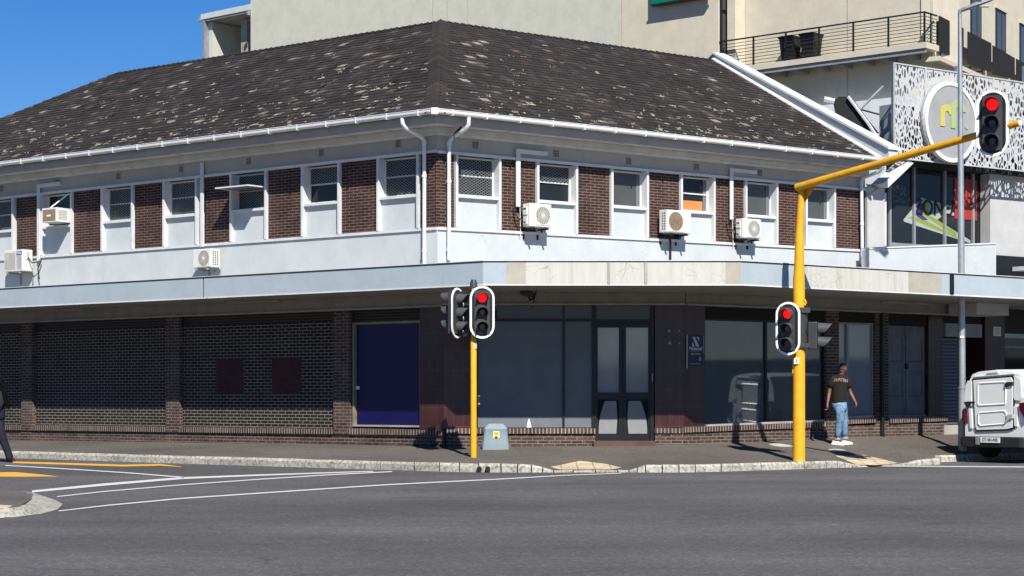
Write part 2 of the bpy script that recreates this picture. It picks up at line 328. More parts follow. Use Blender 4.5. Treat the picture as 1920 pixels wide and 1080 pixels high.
class MB:
    def __init__(s): s.bm = bmesh.new(); s.tc = None
    def face(s, pts):
        return s.bm.faces.new([s.bm.verts.new(p) for p in pts])
    def hexa(s, x0, x1, y0, y1, z0, z1):
        f0 = z0 if callable(z0) else (lambda x: z0); f1 = z1 if callable(z1) else (lambda x: z1)
        p = [(x0, y0, f0(x0)), (x1, y0, f0(x1)), (x1, y1, f0(x1)), (x0, y1, f0(x0)), (x0, y0, f1(x0)), (x1, y0, f1(x1)), (x1, y1, f1(x1)), (x0, y1, f1(x0))]
        v = [s.bm.verts.new(q) for q in p]
        for f in ((0, 1, 5, 4), (1, 2, 6, 5), (2, 3, 7, 6), (3, 0, 4, 7), (4, 5, 6, 7), (3, 2, 1, 0)): s.bm.faces.new([v[i] for i in f])
        return s
    box = hexa
    def prism(s, pts, y0, y1):       # outline in x,z, extruded along y
        a = [s.bm.verts.new((x, y0, z)) for x, z in pts]; b = [s.bm.verts.new((x, y1, z)) for x, z in pts]; n = len(pts)
        s.bm.faces.new(a); s.bm.faces.new(b[::-1])
        for i in range(n): s.bm.faces.new([a[i], b[i], b[(i+1) % n], a[(i+1) % n]])
        return s
    def slab(s, pts, z0, z1):        # outline in x,y, extruded along z
        a = [s.bm.verts.new((x, y, z0)) for x, y in pts]; b = [s.bm.verts.new((x, y, z1)) for x, y in pts]; n = len(pts)
        s.bm.faces.new(a[::-1]); s.bm.faces.new(b)
        for i in range(n): s.bm.faces.new([a[i], a[(i+1) % n], b[(i+1) % n], b[i]])
        return s
    def loft(s, rings, cap=True, closed=True):
        vr = [[s.bm.verts.new(p) for p in r] for r in rings]; n = len(rings[0])
        for a, b in zip(vr, vr[1:]):
            for i in range(n if closed else n-1): s.bm.faces.new([a[i], a[(i+1) % n], b[(i+1) % n], b[i]])
        if cap and closed: s.bm.faces.new(vr[0][::-1]); s.bm.faces.new(vr[-1])
        return s
    def tube(s, path, r, seg=10):
        path = [Vector(p) for p in path]; rs = r if isinstance(r, (list, tuple)) else [r]*len(path)
        rings = []; up = None
        for i, p in enumerate(path):
            t = ((path[min(i+1, len(path)-1)]-p).normalized() + (p-path[max(i-1, 0)]).normalized()).normalized()
            if up is None: up = Vector((0, 0, 1)) if abs(t.z) < .9 else Vector((1, 0, 0))
            a = t.cross(up).normalized(); b = a.cross(t).normalized(); up = b
            rings.append([p+(a*math.cos(2*math.pi*k/seg)+b*math.sin(2*math.pi*k/seg))*rs[i] for k in range(seg)])
        return s.loft(rings)
    def disc(s, c, ax, r, h, seg=20, r2=None):     # short cylinder from c along ax
        return s.tube([Vector(c), Vector(c)+Vector(ax).normalized()*h], [r, r if r2 is None else r2], seg)
    def build(s, name, mat, parent=None, frame=None, bevel=0, smooth=False, uvdone=False):
        bm = s.bm; bmesh.ops.recalc_face_normals(bm, faces=bm.faces[:])
        if bevel: bmesh.ops.bevel(bm, geom=bm.edges[:]+bm.verts[:], offset=bevel, segments=2, affect='EDGES', profile=.5)
        if not uvdone:
            uv = bm.loops.layers.uv.new('UVMap'); bm.normal_update()
            for f in bm.faces:
                n = f.normal; ax = max(range(3), key=lambda i: abs(n[i]))
                for l in f.loops:
                    c = l.vert.co
                    l[uv].uv = (c.x, c.z) if ax == 1 else ((c.y, c.z) if ax == 0 else (c.x, c.y))
        me = bpy.data.meshes.new(name)
        T = frame or Matrix.Identity(4)
        if frame is not None and parent is not None:
            r = parent
            while r not in ROOT: r = r.parent
            T = ROOT[r].inverted() @ frame
        bm.transform(T); bm.to_mesh(me); bm.free()
        if smooth:
            for p in me.polygons: p.use_smooth = True
            if smooth != 2: me.set_sharp_from_angle(angle=R_(38))
        for m_ in (mat if isinstance(mat, list) else [mat]): me.materials.append(m_)
        o = bpy.data.objects.new(name, me); col.objects.link(o)
        if parent is not None: o.parent = parent
        return o
def B(): return MB()
def text(name, s, size, mat, parent, M_, depth=.004, align='CENTER', bold=0):
    """flat lettering built as a mesh; M_ is in the same space as the parent's parts"""
    cu = bpy.data.curves.new(name, 'FONT'); cu.body = s; cu.size = size; cu.extrude = depth; cu.align_x = align; cu.align_y = 'CENTER'; cu.offset = bold
    tmp = bpy.data.objects.new('tmp', cu); col.objects.link(tmp)
    dg = bpy.context.evaluated_depsgraph_get(); me = bpy.data.meshes.new_from_object(tmp.evaluated_get(dg))
    bpy.data.objects.remove(tmp); bpy.data.curves.remove(cu)
    me.name = name; me.transform(M_ @ Matrix.Rotation(R_(90), 4, 'X')); me.materials.clear(); me.materials.append(mat)
    o = bpy.data.objects.new(name, me); col.objects.link(o); o.parent = parent
    return o
def copy_tree(o, parent=None):
    c = o.copy(); col.objects.link(c); c.parent = parent
    for ch in list(o.children): copy_tree(ch, c)
    return c
def rootspace(root, frame): return ROOT[root].inverted() @ frame

# ---------------------------------------------------------------- the lie of the place
CL = (-1.524, 39.2)                                   # plan corner of the upper floor
WL = Wall(nrm(4535, -3600), CL)                       # long left facade (runs left to right towards the corner)
WR = Wall(nrm(4790, 3600), CL)                        # upper right facade
GX = WL.x(832); gp = WL.pos(GX, 0)
WC = Wall((1, 0), (gp.x, gp.y))                       # ground floor chamfer
cp = ray(1282, 745, gp.y)
WG = Wall(WR.d, (cp.x, cp.y))                         # ground floor right of the chamfer
CW = WC.x(1282)
# kerb line (plan) from far left to far right
kLc, kY, kRc = 26.5, 34.5, 25.8
def on(n, c, u): t = c/(n[0]*(u-CX)/F+n[1]); return Vector(((u-CX)/F*t, t))
# ---------------------------------------------------------------- ground, pavement, kerb, markings
from mathutils.bvhtree import BVHTree
g = B(); g.box(-160, 160, -90, 220, -.3, 0); tag(g.build('road', M['asphalt']), kind='structure')
def interp(tab, x):
    for (a, p), (b, q) in zip(tab, tab[1:]):
        if x <= b: return p+(q-p)*max(0, (x-a))/(b-a)
    return tab[-1][1]
WZ = [(-14.5, .25), (-12.0, .29), (-3.0, .345), (-.5, .345), (0.6, .36), (2.6, .39), (3.5, .40), (4.8, .42), (7.6, .51), (9.5, .52), (14, .56), (22, .7)]
KZ = [(-30, .14), (.0, .15), (.35, .13), (.75, .03), (2.1, .03), (2.4, .13), (6.2, .13), (6.75, .025), (7.75, .025), (8.2, .11), (8.7, .13), (20, .16)]
pairs = []
ext = 3.18
for u in (-900, -500, -300, -150, -50, 0, 60, 120, 180, 240, 300, 360, 420, 480, 540, 600, 628):
    k = on(WL.n, kLc, u); pairs.append((k, k+Vector(WL.n)*ext))
gpt = Vector((gp.x, gp.y)); cpt = Vector((cp.x, cp.y))
kc = Vector((-.74, 34.5))
for f in (.35, .6, .78): a = pairs[16][0]; pairs.append((a.lerp(kc, f), gpt))
pairs += [(Vector((-.95, 34.72)), gpt), (Vector((-.6, 34.55)), gpt+Vector((.25, 0))), (Vector((-.2, 34.5)), gpt+Vector((.7, 0)))]
for x in (.1, .35, .55, .75, 1.1, 1.5, 1.9, 2.1, 2.25, 2.4, 2.7, 3.0): pairs.append((Vector((x, 34.5)), Vector((x+.25*(x-.0)/3, 39.09))))
pairs += [(Vector((3.3, 34.58)), cpt), (Vector((3.8, 34.9)), cpt), (Vector((4.6, 35.52)), cpt), (Vector((5.5, 36.2)), cpt)]
kx = 5.9
wd = Vector(WG.d)
k0 = Vector((5.5, 36.2))
for d in (.3, .6, .9, 1.1, 1.3, 1.55, 1.8, 2.1, 2.4, 2.7, 3.0, 3.3, 3.6, 3.85):
    pairs.append((k0+wd*d, cpt+wd*d*1.02))
kend = pairs[-1][0]; wend = pairs[-1][1]
for d in (.5, 1.6): pairs.append((kend+Vector((.22, .95))*d, wend+wd*d*.6))
ke2 = pairs[-1][0]
for d in (1.5, 3, 6, 12, 24): pairs.append((ke2+wd*d, wend+wd*(.96+d)))
NC = 8
def pavz(k, w_, t): return interp(KZ, k.x)*(1-t)+interp(WZ, w_.x)*t
bm = bmesh.new(); grid = []
for k, w_ in pairs:
    dirn = (w_-k).normalized(); k2 = k+dirn*.13; w2 = w_+dirn*.12
    grid.append([bm.verts.new((*(k2.lerp(w2, j/NC)), pavz(k, w_, j/NC)+(.006*math.sin(9*k.x+j*2.1) if 0 < j < NC else 0))) for j in range(NC+1)])
for a, b in zip(grid, grid[1:]):
    for j in range(NC):
        if (a[j].co-b[j].co).length < 1e-5: bm.faces.new([a[j], b[j+1], a[j+1]])
        elif (a[j+1].co-b[j+1].co).length < 1e-5: bm.faces.new([a[j], b[j], a[j+1]])
        else: bm.faces.new([a[j], b[j], b[j+1], a[j+1]])
bmesh.ops.recalc_face_normals(bm, faces=bm.faces[:])
for f in bm.faces:
    if f.normal.z < 0: f.normal_flip()
PBVH = BVHTree.FromBMesh(bm)
m_ = MB(); m_.bm = bm
tag(m_.build('pavement', M['pavement'], smooth=2), kind='structure')
def pv(u, v):                       # the point of the pavement seen at a photo pixel
    d = Vector(((u-CX)/F, 1, (HY-v)/F)); h = PBVH.ray_cast(Vector((0, 0, HC)), d.normalized())
    return h[0] if h[0] else ground(u, v, .03)
def pz(x, y):
    h = PBVH.ray_cast(Vector((x, y, 5)), Vector((0, 0, -1))); return h[0].z if h[0] else 0
# kerb stones
bm = B(); rk = random.Random(3)
pts = [k for k, w_ in pairs]; nrmls = [(w_-k).normalized() for k, w_ in pairs]
seglen = 0
for i in range(3, len(pts)-1):
    a, b = pts[i], pts[i+1]; L_ = (b-a).length; n_ = max(1, round(L_/.85)); na, nb = nrmls[i], nrmls[i+1]
    for j in range(n_):
        p, q = a.lerp(b, j/n_), a.lerp(b, (j+1)/n_); mm = (q-p).normalized()*.010
        p = p+mm; q = q-mm; np_, nq = na.lerp(nb, j/n_), na.lerp(nb, (j+1)/n_)
        zp, zq = interp(KZ, p.x)+rk.uniform(-.004, .008), interp(KZ, q.x)+rk.uniform(-.004, .008)
        o_ = rk.uniform(-.008, .008)
        P = [p-np_*(.02+o_), q-nq*(.02+o_), q+nq*.135, p+np_*.135, p+np_*(.012-o_), q+nq*(.012-o_)]
        lo = [bm.bm.verts.new((*x, -.02)) for x in (P[0], P[1], P[2], P[3])]
        mid = [bm.bm.verts.new((*P[0], zp*.75)), bm.bm.verts.new((*P[1], zq*.75))]
        hi = [bm.bm.verts.new((*P[4], zp+.006)), bm.bm.verts.new((*P[5], zq+.006)), bm.bm.verts.new((*P[2], zq+.004)), bm.bm.verts.new((*P[3], zp+.004))]
        for f in ([lo[0], lo[1], mid[1], mid[0]], [mid[0], mid[1], hi[1], hi[0]], [hi[0], hi[1], hi[2], hi[3]], [lo[1], lo[2], hi[2], hi[1], mid[1]], [lo[3], lo[0], mid[0], hi[0], hi[3]]): bm.bm.faces.new(f)
kerb = tag(bm.build('kerb', M['kerb']), kind='structure')
d_ = B()
for u in (898.5, 914.5):
    x = (u-CX)/F*34.45
    d_.tube([(x, 34.453, .062), (x, 34.50, .062)], .047, 14)
tag(d_.build('drain_opening', M['blackmatt']), kind='structure')
# painted lines on the road
def strip(name, rows, mat, z=.006):
    b = B()
    for (a0, a1), (b0, b1) in zip(rows, rows[1:]): b.face([ground(*a0, z), ground(*b0, z), ground(*b1, z), ground(*a1, z)])
    return tag(b.build(name, mat), kind='structure')
def pline(name, pts, t, mat=None):   # t: thickness in photo rows at each point
    tt = t if isinstance(t, list) else [t]*len(pts)
    return strip(name, [((u, v-k/2), (u, v+k/2)) for (u, v), k in zip(pts, tt)], mat or M['lineW'])
pline('white_lane_line', [(110, 958), (200, 947.5), (340, 934.5), (480, 925), (720, 909), (960, 897), (1060, 891), (1165, 887.3)], [1.6, 2.0, 2.1, 2.1, 2.0, 1.7, 1.4, 1.2])
pline('white_edge_line', [(107, 931), (200, 921), (340, 909), (480, 899), (620, 890), (735, 884.2)], 1.7)
pline('white_stop_line', [(60, 921.5), (200, 908), (340, 896.5), (480, 891), (700, 883.5)], [4, 4.4, 3.6, 2.7, 1.6])
pline('white_crossing_line', [(10, 872.5), (140, 880), (240, 886.5), (345, 895)], [1.4, 1.6, 1.8, 1.9])
pline('white_gutter_line', [(1600, 873.2), (1700, 874), (1920, 875.5), (2200, 877)], 1.7)
pline('orange_edge_line', [(24, 866.7), (120, 869.5), (230, 873), (300, 871.5), (340, 875.3)], [3.0, 3.4, 3.4, 3.2, .8], M['lineY'])
strip('orange_road_wedge', [((-60, 890), (-60, 893.5)), ((0, 885.5), (0, 893.6)), ((28, 885), (28, 893.8)), ((80, 889.8), (80, 893.6)), ((108, 893.2), (108, 893.6))], M['lineY'])
# traffic island at the left
def isl(px, z0, z1, name, mat, bev=0):
    b = B(); b.slab([tuple(ground(u, v, z1).xy) for u, v in px], z0, z1); return tag(b.build(name, mat), kind='structure')
isl([(-300, 905), (0, 917), (48, 922.5), (62, 926), (60, 935), (42, 945.5), (-300, 947)], -.01, .10, 'island_pavement', M['pavement'])
isl([(-300, 944), (0, 946), (24, 948), (14, 951.6), (-300, 953)], -.01, .106, 'island_tactile_slab', M['tactile'])
b = B()
op = [(48, 922), (64, 924.5), (100, 936), (118, 944.5), (108, 955), (78, 963), (40, 968), (-20, 973)]
ip = [(40, 921), (50, 924), (60, 930), (60, 936), (48, 945), (36, 950), (18, 952), (-20, 953)]
for i in range(7):
    b.face([ground(*op[i], .004), ground(*op[i+1], .004), ground(*ip[i+1], .104), ground(*ip[i], .104)])
b.face([ground(-300, 985, .004), ground(-20, 973, .004), ground(-20, 953, .108), ground(-300, 953, .108)])
tag(b.build('island_kerb', M['kerb']), kind='structure')
# tactile ramps
def tact(pxs, name='tactile_ramp'):
    b = B(); cs = [pv(u, v)+Vector((0, 0, .008)) for u, v in pxs]; c = sum(cs, Vector())/len(cs)
    ring = []
    for i in range(len(cs)):
        a, b2 = cs[i], cs[(i+1) % len(cs)]
        for k in range(4): p = a.lerp(b2, k/4); ring.append(p)
    mid = [c.lerp(p, .5) for p in ring]
    for L2 in (ring, mid):
        for p in L2: p.z = max(pz(p.x, p.y), .03)+.010
    c.z = pz(c.x, c.y)+.010; n = len(ring)
    for i in range(n):
        j = (i+1) % n; b.face([ring[i], ring[j], mid[j], mid[i]]); b.face([mid[i], mid[j], c])
    bmesh.ops.remove_doubles(b.bm, verts=b.bm.verts[:], dist=1e-4)
    return tag(b.build(name, M['tactile']), kind='structure')
tact([(1032, 875.5), (1087, 865), (1128, 869.5), (1166, 877.5), (1145, 881.5), (1052, 881.5)])
tact([(1566, 855.2), (1620, 853.5), (1684, 869), (1640, 873), (1606, 872.5)])
for i, (u, v, wpx) in enumerate(((1464, 835, 46), (1570, 845, 34))):
    c = pv(u, v); r = wpx/F*c.y/2
    nn = Vector((0, 0, 1)); q = Vector((pz(c.x+.2, c.y)-pz(c.x-.2, c.y), pz(c.x, c.y+.2)-pz(c.x, c.y-.2), 0))/.4
    nn = Vector((-q.x, -q.y, 1)).normalized()
    root = thing('manhole_cover', ['round pale concrete manhole cover beside the tall yellow pole on its far left', 'small oval pale manhole cover just below the feet of the walking man'][i], 'manhole cover', Matrix.Translation(c) @ nn.to_track_quat('Z', 'Y').to_matrix().to_4x4(), 'pale manhole covers in the pavement')
    b = B(); b.tube([(0, 0, -.02), (0, 0, .008)], r, 28); b.build('rim', M['concrete_grey'], root)
    b = B(); b.tube([(0, 0, -.02), (0, 0, .014)], r*.88, 28); b.build('lid', M['manhole'], root)

# ---------------------------------------------------------------- the corner building
BLD = thing('corner_building', 'two-storey grey blue and brick corner building with dark tiled hip roof and wide canopy', 'building', at((*CL, 0)))
fL, fR, fC, fG = WL.mat, WR.mat, WC.mat, WG.mat
def bp(mb, name, mat, frame, **k): return mb.build(name, M[mat] if isinstance(mat, str) else mat, k.pop('parent', BLD), frame, **k)
# --- upper floor, shared levels as functions of x along each facade
UL = dict(sill=WL.line((0, 487), (800, 429.5)), head=WL.line((30, 371), (780, 290)), corn=WL.line((0, 343), (790, 251)), win=WL.line((25, 428), (750, 364)))
UR = dict(sill=WR.line((850, 429.5), (1620, 470)), head=WR.line((852, 290), (1565, 353)), corn=WR.line((838, 250), (1610, 333)), win=WR.line((852, 362), (1556, 411)))
ZC = 3.9
def fn(f, d): return lambda x: f(x)+d
XL0 = -24.0; XR1 = WR.x(1622)
for W_, U, x0, x1, fr, sg in ((WL, UL, XL0, 0, fL, 1), (WR, UR, 0, XR1, fR, -1)):
    b = B()
    b.hexa(x0, x1, 0, .32, ZC-.1, fn(U['sill'], -.02))
    b.hexa(x0, x1, 0.003, .32, fn(U['head'], .05), 7.0)
    b.hexa(x0, x1, .33, .45, ZC, 7.0)
    bp(b, 'wall', 'wall', fr)
    b = B(); b.hexa(x0, x1, -.035, .02, fn(U['sill'], -.03), fn(U['sill'], .025)); b.hexa(x0, x1, -.05, .02, fn(U['head'], 0), fn(U['head'], .055))
    bp(b, 'ledge', 'trim', fr)
    b = B(); b.hexa(x0, x1, -.004, .002, fn(U['head'], .056), 6.86)
    bp(b, 'frieze', 'band', fr)
# side and back walls so that the block is solid
b = B(); b.box(XL0, 0, 9.8, 10.1, 0, 7.0); b.box(XL0, XL0+.3, .33, 9.8, 0, 7.0); bp(b, 'wall', 'wall', fL)
b = B(); b.box(XR1-.3, XR1-.003, .46, 10, 0, 7.0); bp(b, 'wall', 'wall', fR)

def lattice(b, x0, x1, z0f, z1f, y, p=.100, q=.056, t=.0045):
    """expanded metal guard: two families of thin slanting strips"""
    z0, z1 = z0f, z1f
    for sg in (1, -1):
        k = q/p*sg; n = int((x1-x0+abs((z1-z0)/k))/p)+2
        for i in range(-n, n+1):
            # line z = z0 + k*(x - (x0+i*p))
            xs = x0+i*p; pts = []
            xa = max(x0, min(xs, xs+(z1-z0)/k)); xb = min(x1, max(xs, xs+(z1-z0)/k))
            if xb-xa < .01: continue
            za, zb = z0+k*(xa-xs), z0+k*(xb-xs)
            if min(za, zb) < z0-1e-3 or max(za, zb) > z1+1e-3: continue
            b.face([(xa, y, za-t), (xb, y, zb-t), (xb, y, zb+t), (xa, y, za+t)])
            b.face([(xa, y+.006, za-t), (xb, y+.006, zb-t), (xb, y+.006, zb+t), (xa, y+.006, za+t)])
def window(W_, U, fr, u0, u1, side, guard=None, glassm='glass', extra=None):
    """one bay: fins, sill, recessed frame with two panes, white panel below"""
    x0, x1 = W_.x(u0), W_.x(u1); xm = (x0+x1)/2
    zs, zh, zw = U['sill'](xm), U['head'](xm), U['win'](xm)
    b = B(); b.hexa(x0-.055, x0, -.045, .20, fn(U['sill'], .03), fn(U['head'], -.0)); b.hexa(x1, x1+.055, -.045, .20, fn(U['sill'], .03), fn(U['head'], -.0))
    b.hexa(x0, x1, -.02, .20, fn(U['win'], -.085), fn(U['win'], -.03))
    sur = bp(b, 'window_surround', 'trim', fr)
    b = B(); b.hexa(x0, x1, .06, .30, U['sill'], fn(U['win'], -.06)); pn = bp(b, 'spandrel_panel', 'wall', fr)
    zb, zt = zw-.03, zh-.01; y = .16; w_ = .035
    b = B(); b.box(x0, x0+w_, y, y+.05, zb, zt); b.box(x1-w_, x1, y, y+.05, zb, zt)
    b.box(x0+w_, x1-w_, y, y+.05, zt-w_, zt); b.box(x0+w_, x1-w_, y, y+.05, zb, zb+w_)
    zm = zb+(zt-zb)*.52
    if glassm == 'glass': b.box(x0+w_, x1-w_, y-.004, y+.05, zm-.014, zm+.014)
    win = bp(b, 'window', 'trim', fr)
    b = B(); b.box(x0+w_, x1-w_, y+.03, y+.04, zb+w_, zt-w_); bp(b, 'pane', glassm, fr, parent=win)
    if guard:
        b = B(); z0 = zb+w_ if guard == 'full' else zm; lattice(b, x0+w_, x1-w_, z0, zt-w_, y-.008); bp(b, 'mesh_guard', 'mesh', fr, parent=win)
    return dict(x0=x0, x1=x1, zb=zb, zt=zt, zm=zm, y=y, win=win)
# left facade bays (photo columns of the opening edges), nearest last
LW = [(-190, -150), (-82, -34), (-26+0, 24), (80, 134), (194, 248), (310, 368), (436, 498), (570, 635), (712, 783)]
LB = [(-140, -92), (31, 69), (138, 188), (252, 304), (385, 429), (503, 562), (641, 704), (788, 820)]
for i, (a, c) in enumerate(LW):
    g = {7: 'half'}.get(i, 'full')
    if i == 3: g = None
    wd_ = window(WL, UL, fL, a, c, 1, g)
    if i == 6:      # top-hung casement standing open
        x0, x1, zm = wd_['x0'], wd_['x1'], wd_['zm']
        b = B(); y0 = -.50; za = zm+.02
        for (p, q, r, s) in ((x0+.0, x0+.035, y0, .16), (x1-.035, x1, y0, .16)): b.hexa(p, q, r, s, za-.0, za+.03)
        b.hexa(x0, x1, y0-.03, y0+.005, za, za+.03)
        sash = bp(b, 'open_casement', 'trim', fL, parent=wd_['win'])
        b = B(); b.box(x0+.03, x1-.03, y0, .15, za+.010, za+.016); bp(b, 'pane', 'shopglass', fL, parent=wd_['win'])
for a, c in LB:
    x0, x1 = WL.x(a), WL.x(c)
    if c == 820: x1 = -.0
    b = B(); b.hexa(x0-.03, x1, .03, .30, UL['sill'], fn(UL['head'], .01)); bp(b, 'brick_panel', 'brick', fL)
b = B(); b.hexa(WL.x(-900), WL.x(-195), .03, .30, UL['sill'], UL['head']); bp(b, 'brick_panel', 'brick', fL)
RW = [(857, 930), (1009, 1074), (1148, 1207), (1278, 1332), (1399, 1450), (1512, 1558)]
RB = [(820, 851), (937, 1004), (1084, 1144), (1218, 1273), (1342, 1394), (1459, 1507), (1569, 1613)]
for i, (a, c) in enumerate(RW):
    wd_ = window(WR, UR, fR, a, c+4, -1, {0: 'full', 1: 'half'}.get(i), 'glass' if i < 2 or i == 3 else 'glassgrey')
    if i == 3:
        b = B(); b.box(wd_['x0']+.036, wd_['x1']-.16, .17, .186, wd_['zb']+.036, wd_['zb']+.25); bp(b, 'board', 'orange', fR, parent=wd_['win'])
    if i > 1:
        b = B(); b.box(wd_['x1']-.135, wd_['x1']-.036, .175, .188, wd_['zb']+.036, wd_['zt']-.036); bp(b, 'fixed_light', 'shopglass', fR, parent=wd_['win'])
for a, c in RB:
    x0, x1 = WR.x(a), WR.x(c)
    if a == 820: x0 = 0.0
    b = B(); b.hexa(x0, x1+.03, .03, .30, UR['sill'], fn(UR['head'], .01)); bp(b, 'brick_panel', 'brick', fR)
b = B(); b.hexa(WR.x(1613)+.031, XR1, .0, .3, UR['sill'], fn(UR['head'], .05)); bp(b, 'wall', 'dark', fR)
# air bricks
def vent(W_, fr, u, v):
    x, z = W_.px(u, v); s = .075
    b = B()
    for i in range(4): b.box(x-s+.01+i*.037, x-s+.032+i*.037, -.013, -.002, z-s+.01, z+s-.01)
    f = bp(b, 'air_vent', 'blackmatt', fr)
    b = B()
    for k in range(5): b.box(x-s+k*.037-.004, x-s+k*.037+.008, -.016, -.001, z-s, z+s)
    for k in range(4): b.box(x-s, x+s, -.018, -.001, z-s+k*.048-.003, z-s+k*.048+.004)
    bp(b, 'vent_grid', 'band', fr, parent=f)
for u, v in ((4, 354), (108, 342), (223, 330), (340, 317), (467, 302), (603, 287), (747, 270)): vent(WL, fL, u, v)
for u, v in ((891, 272), (1042, 288), (1178, 302), (1305, 313), (1424, 324)): vent(WR, fR, u, v)
# --- eaves, gutter, roof
OE = .69; ZE = 7.02
kk = 1+WL.n[0]*WR.n[0]+WL.n[1]*WR.n[1]; HB = Vector(((WL.n[0]+WR.n[0])/kk, (WL.n[1]+WR.n[1])/kk))
def corner(o): return Vector(CL)-HB*o         # plan corner at offset o out from the walls
def eave_ring(name, mat, o0, o1, z0, z1, tilt=0):
    b = B(); vs = []
    pl = [WL.pos(XL0-.7, -o0).xy, corner(o0), WR.pos(XR1, -o0).xy]; pi = [WL.pos(XL0-.7, -o1).xy, corner(o1), WR.pos(XR1, -o1).xy]
    for a, c, d, e in ((0, 1, 0, 0), (1, 2, 0, 0)):
        q = [b.bm.verts.new((*pl[a], z0)), b.bm.verts.new((*pl[c], z0)), b.bm.verts.new((*pi[c], z0+tilt)), b.bm.verts.new((*pi[a], z0+tilt)),
             b.bm.verts.new((*pl[a], z1)), b.bm.verts.new((*pl[c], z1)), b.bm.verts.new((*pi[c], z1)), b.bm.verts.new((*pi[a], z1))]
        for f in ((0, 1, 5, 4), (3, 2, 6, 7), (4, 5, 6, 7), (3, 2, 1, 0)): b.bm.faces.new([q[i] for i in f])
        b.bm.faces.new([q[0], q[4], q[7], q[3]]); b.bm.faces.new([q[1], q[5], q[6], q[2]])
    return b.build(name, M[mat], BLD, Matrix.Identity(4))
eave_ring('eaves_soffit', 'soffit', OE-.14, -.02, 6.87, 6.92)
eave_ring('cornice', 'soffit', .13, -.02, 6.76, 6.865)
eave_ring('cornice', 'trim', .07, -.015, 6.70, 6.757)
eave_ring('eaves_fascia', 'fasciagrey', OE-.10, OE-.13, 6.84, 7.09)
# soffit joint battens
b = B()
for u in (0, 170, 330, 498, 640, 720): x = WL.x(u, -.4); b.box(x-.02, x+.02, -OE+.15, -.135, 6.862, 6.872)
bp(b, 'soffit_batten', 'band', fL)
b = B()
for u in (960, 1170, 1350, 1520): x = WR.x(u, -.4); b.box(x-.02, x+.02, -OE+.15, -.135, 6.862, 6.872)
bp(b, 'soffit_batten', 'band', fR)
def gutter(W_, fr, x0, x1, name='gutter'):
    b = B(); prof = []
    for k in range(9): a = math.pi*k/8; prof.append((-OE-.055-.055*math.cos(a)*-1, 7.05-.055*math.sin(a)))
    prof = [(-OE-.11, 7.10)] + [(-OE-.055-.055*math.cos(math.pi*k/8), 7.065-.06*math.sin(math.pi*k/8)) for k in range(9)] + [(-OE, 7.10)]
    inner = [(-OE-.055+(y+OE+.055)*.85, z+.008) for y, z in prof[::-1]]
    pr = prof+inner
    b.loft([[(x, y, z) for y, z in pr] for x in (x0, x1)], cap=True)
    b.tube([(x0, -OE-.112, 7.103), (x1, -OE-.112, 7.103)], .009, 6)
    n = int((x1-x0)/.85)
    for i in range(1, n+1):
        x = x1-.4-(i-1)*.85 if fr is fL else x0+.4+(i-1)*.85
        b.box(x-.014, x+.014, -OE-.122, -OE-.0, 6.992, 7.0); b.box(x-.014, x+.014, -OE-.124, -OE-.114, 7.0, 7.115)
    return bp(b, name, 'gutter', fr)
dxl = (corner(OE+.055)-Vector(CL)).dot(Vector(WL.d)); dxr = (corner(OE+.055)-Vector(CL)).dot(Vector(WR.d))
gutter(WL, fL, XL0-.7, dxl); gutter(WR, fR, dxr, XR1)
b = B(); c_ = corner(OE+.055); b.box(c_.x-.075, c_.x+.075, c_.y-.075, c_.y+.075, 6.985, 7.115); b.build('gutter_corner', M['gutter'], BLD, Matrix.Identity(4), bevel=.012)
# roof geometry
EZ = 7.06
AP = None
P28 = math.tan(R_(28.6))
ec = corner(OE)
run = 5.0
while True:
    run += .01; z = EZ+P28*run; Y = 0
    nv = Vector(WR.n); # point on the ray column u=827 lying in the right slope at this run
    t = (run-OE+nv.dot(Vector(CL)))/(nv.x*(827-CX)/F+nv.y); P = Vector(((827-CX)/F*t, t, z))
    if HY-(P.z-HC)*F/P.y <= 40.5 or run > 9: break
AP = P
runL = Vector(WL.n).dot(AP.xy-Vector(CL))+OE; PL = (AP.z-EZ)/runL; PR = (AP.z-EZ)/run
print('ROOF apex', AP, 'run', run, runL)
def roofplane(W_, u, v, tp):
    r = (u-CX)/F; k = (HY-v)/F; a = W_.n[0]*r+W_.n[1]; b0 = W_.n[0]*W_.O[0]+W_.n[1]*W_.O[1]
    t = (EZ-tp*(b0-OE)-HC)/(k-tp*a); return Vector((W_.d[0]*(t*r-W_.O[0])+W_.d[1]*(t-W_.O[1]), a*t-b0))
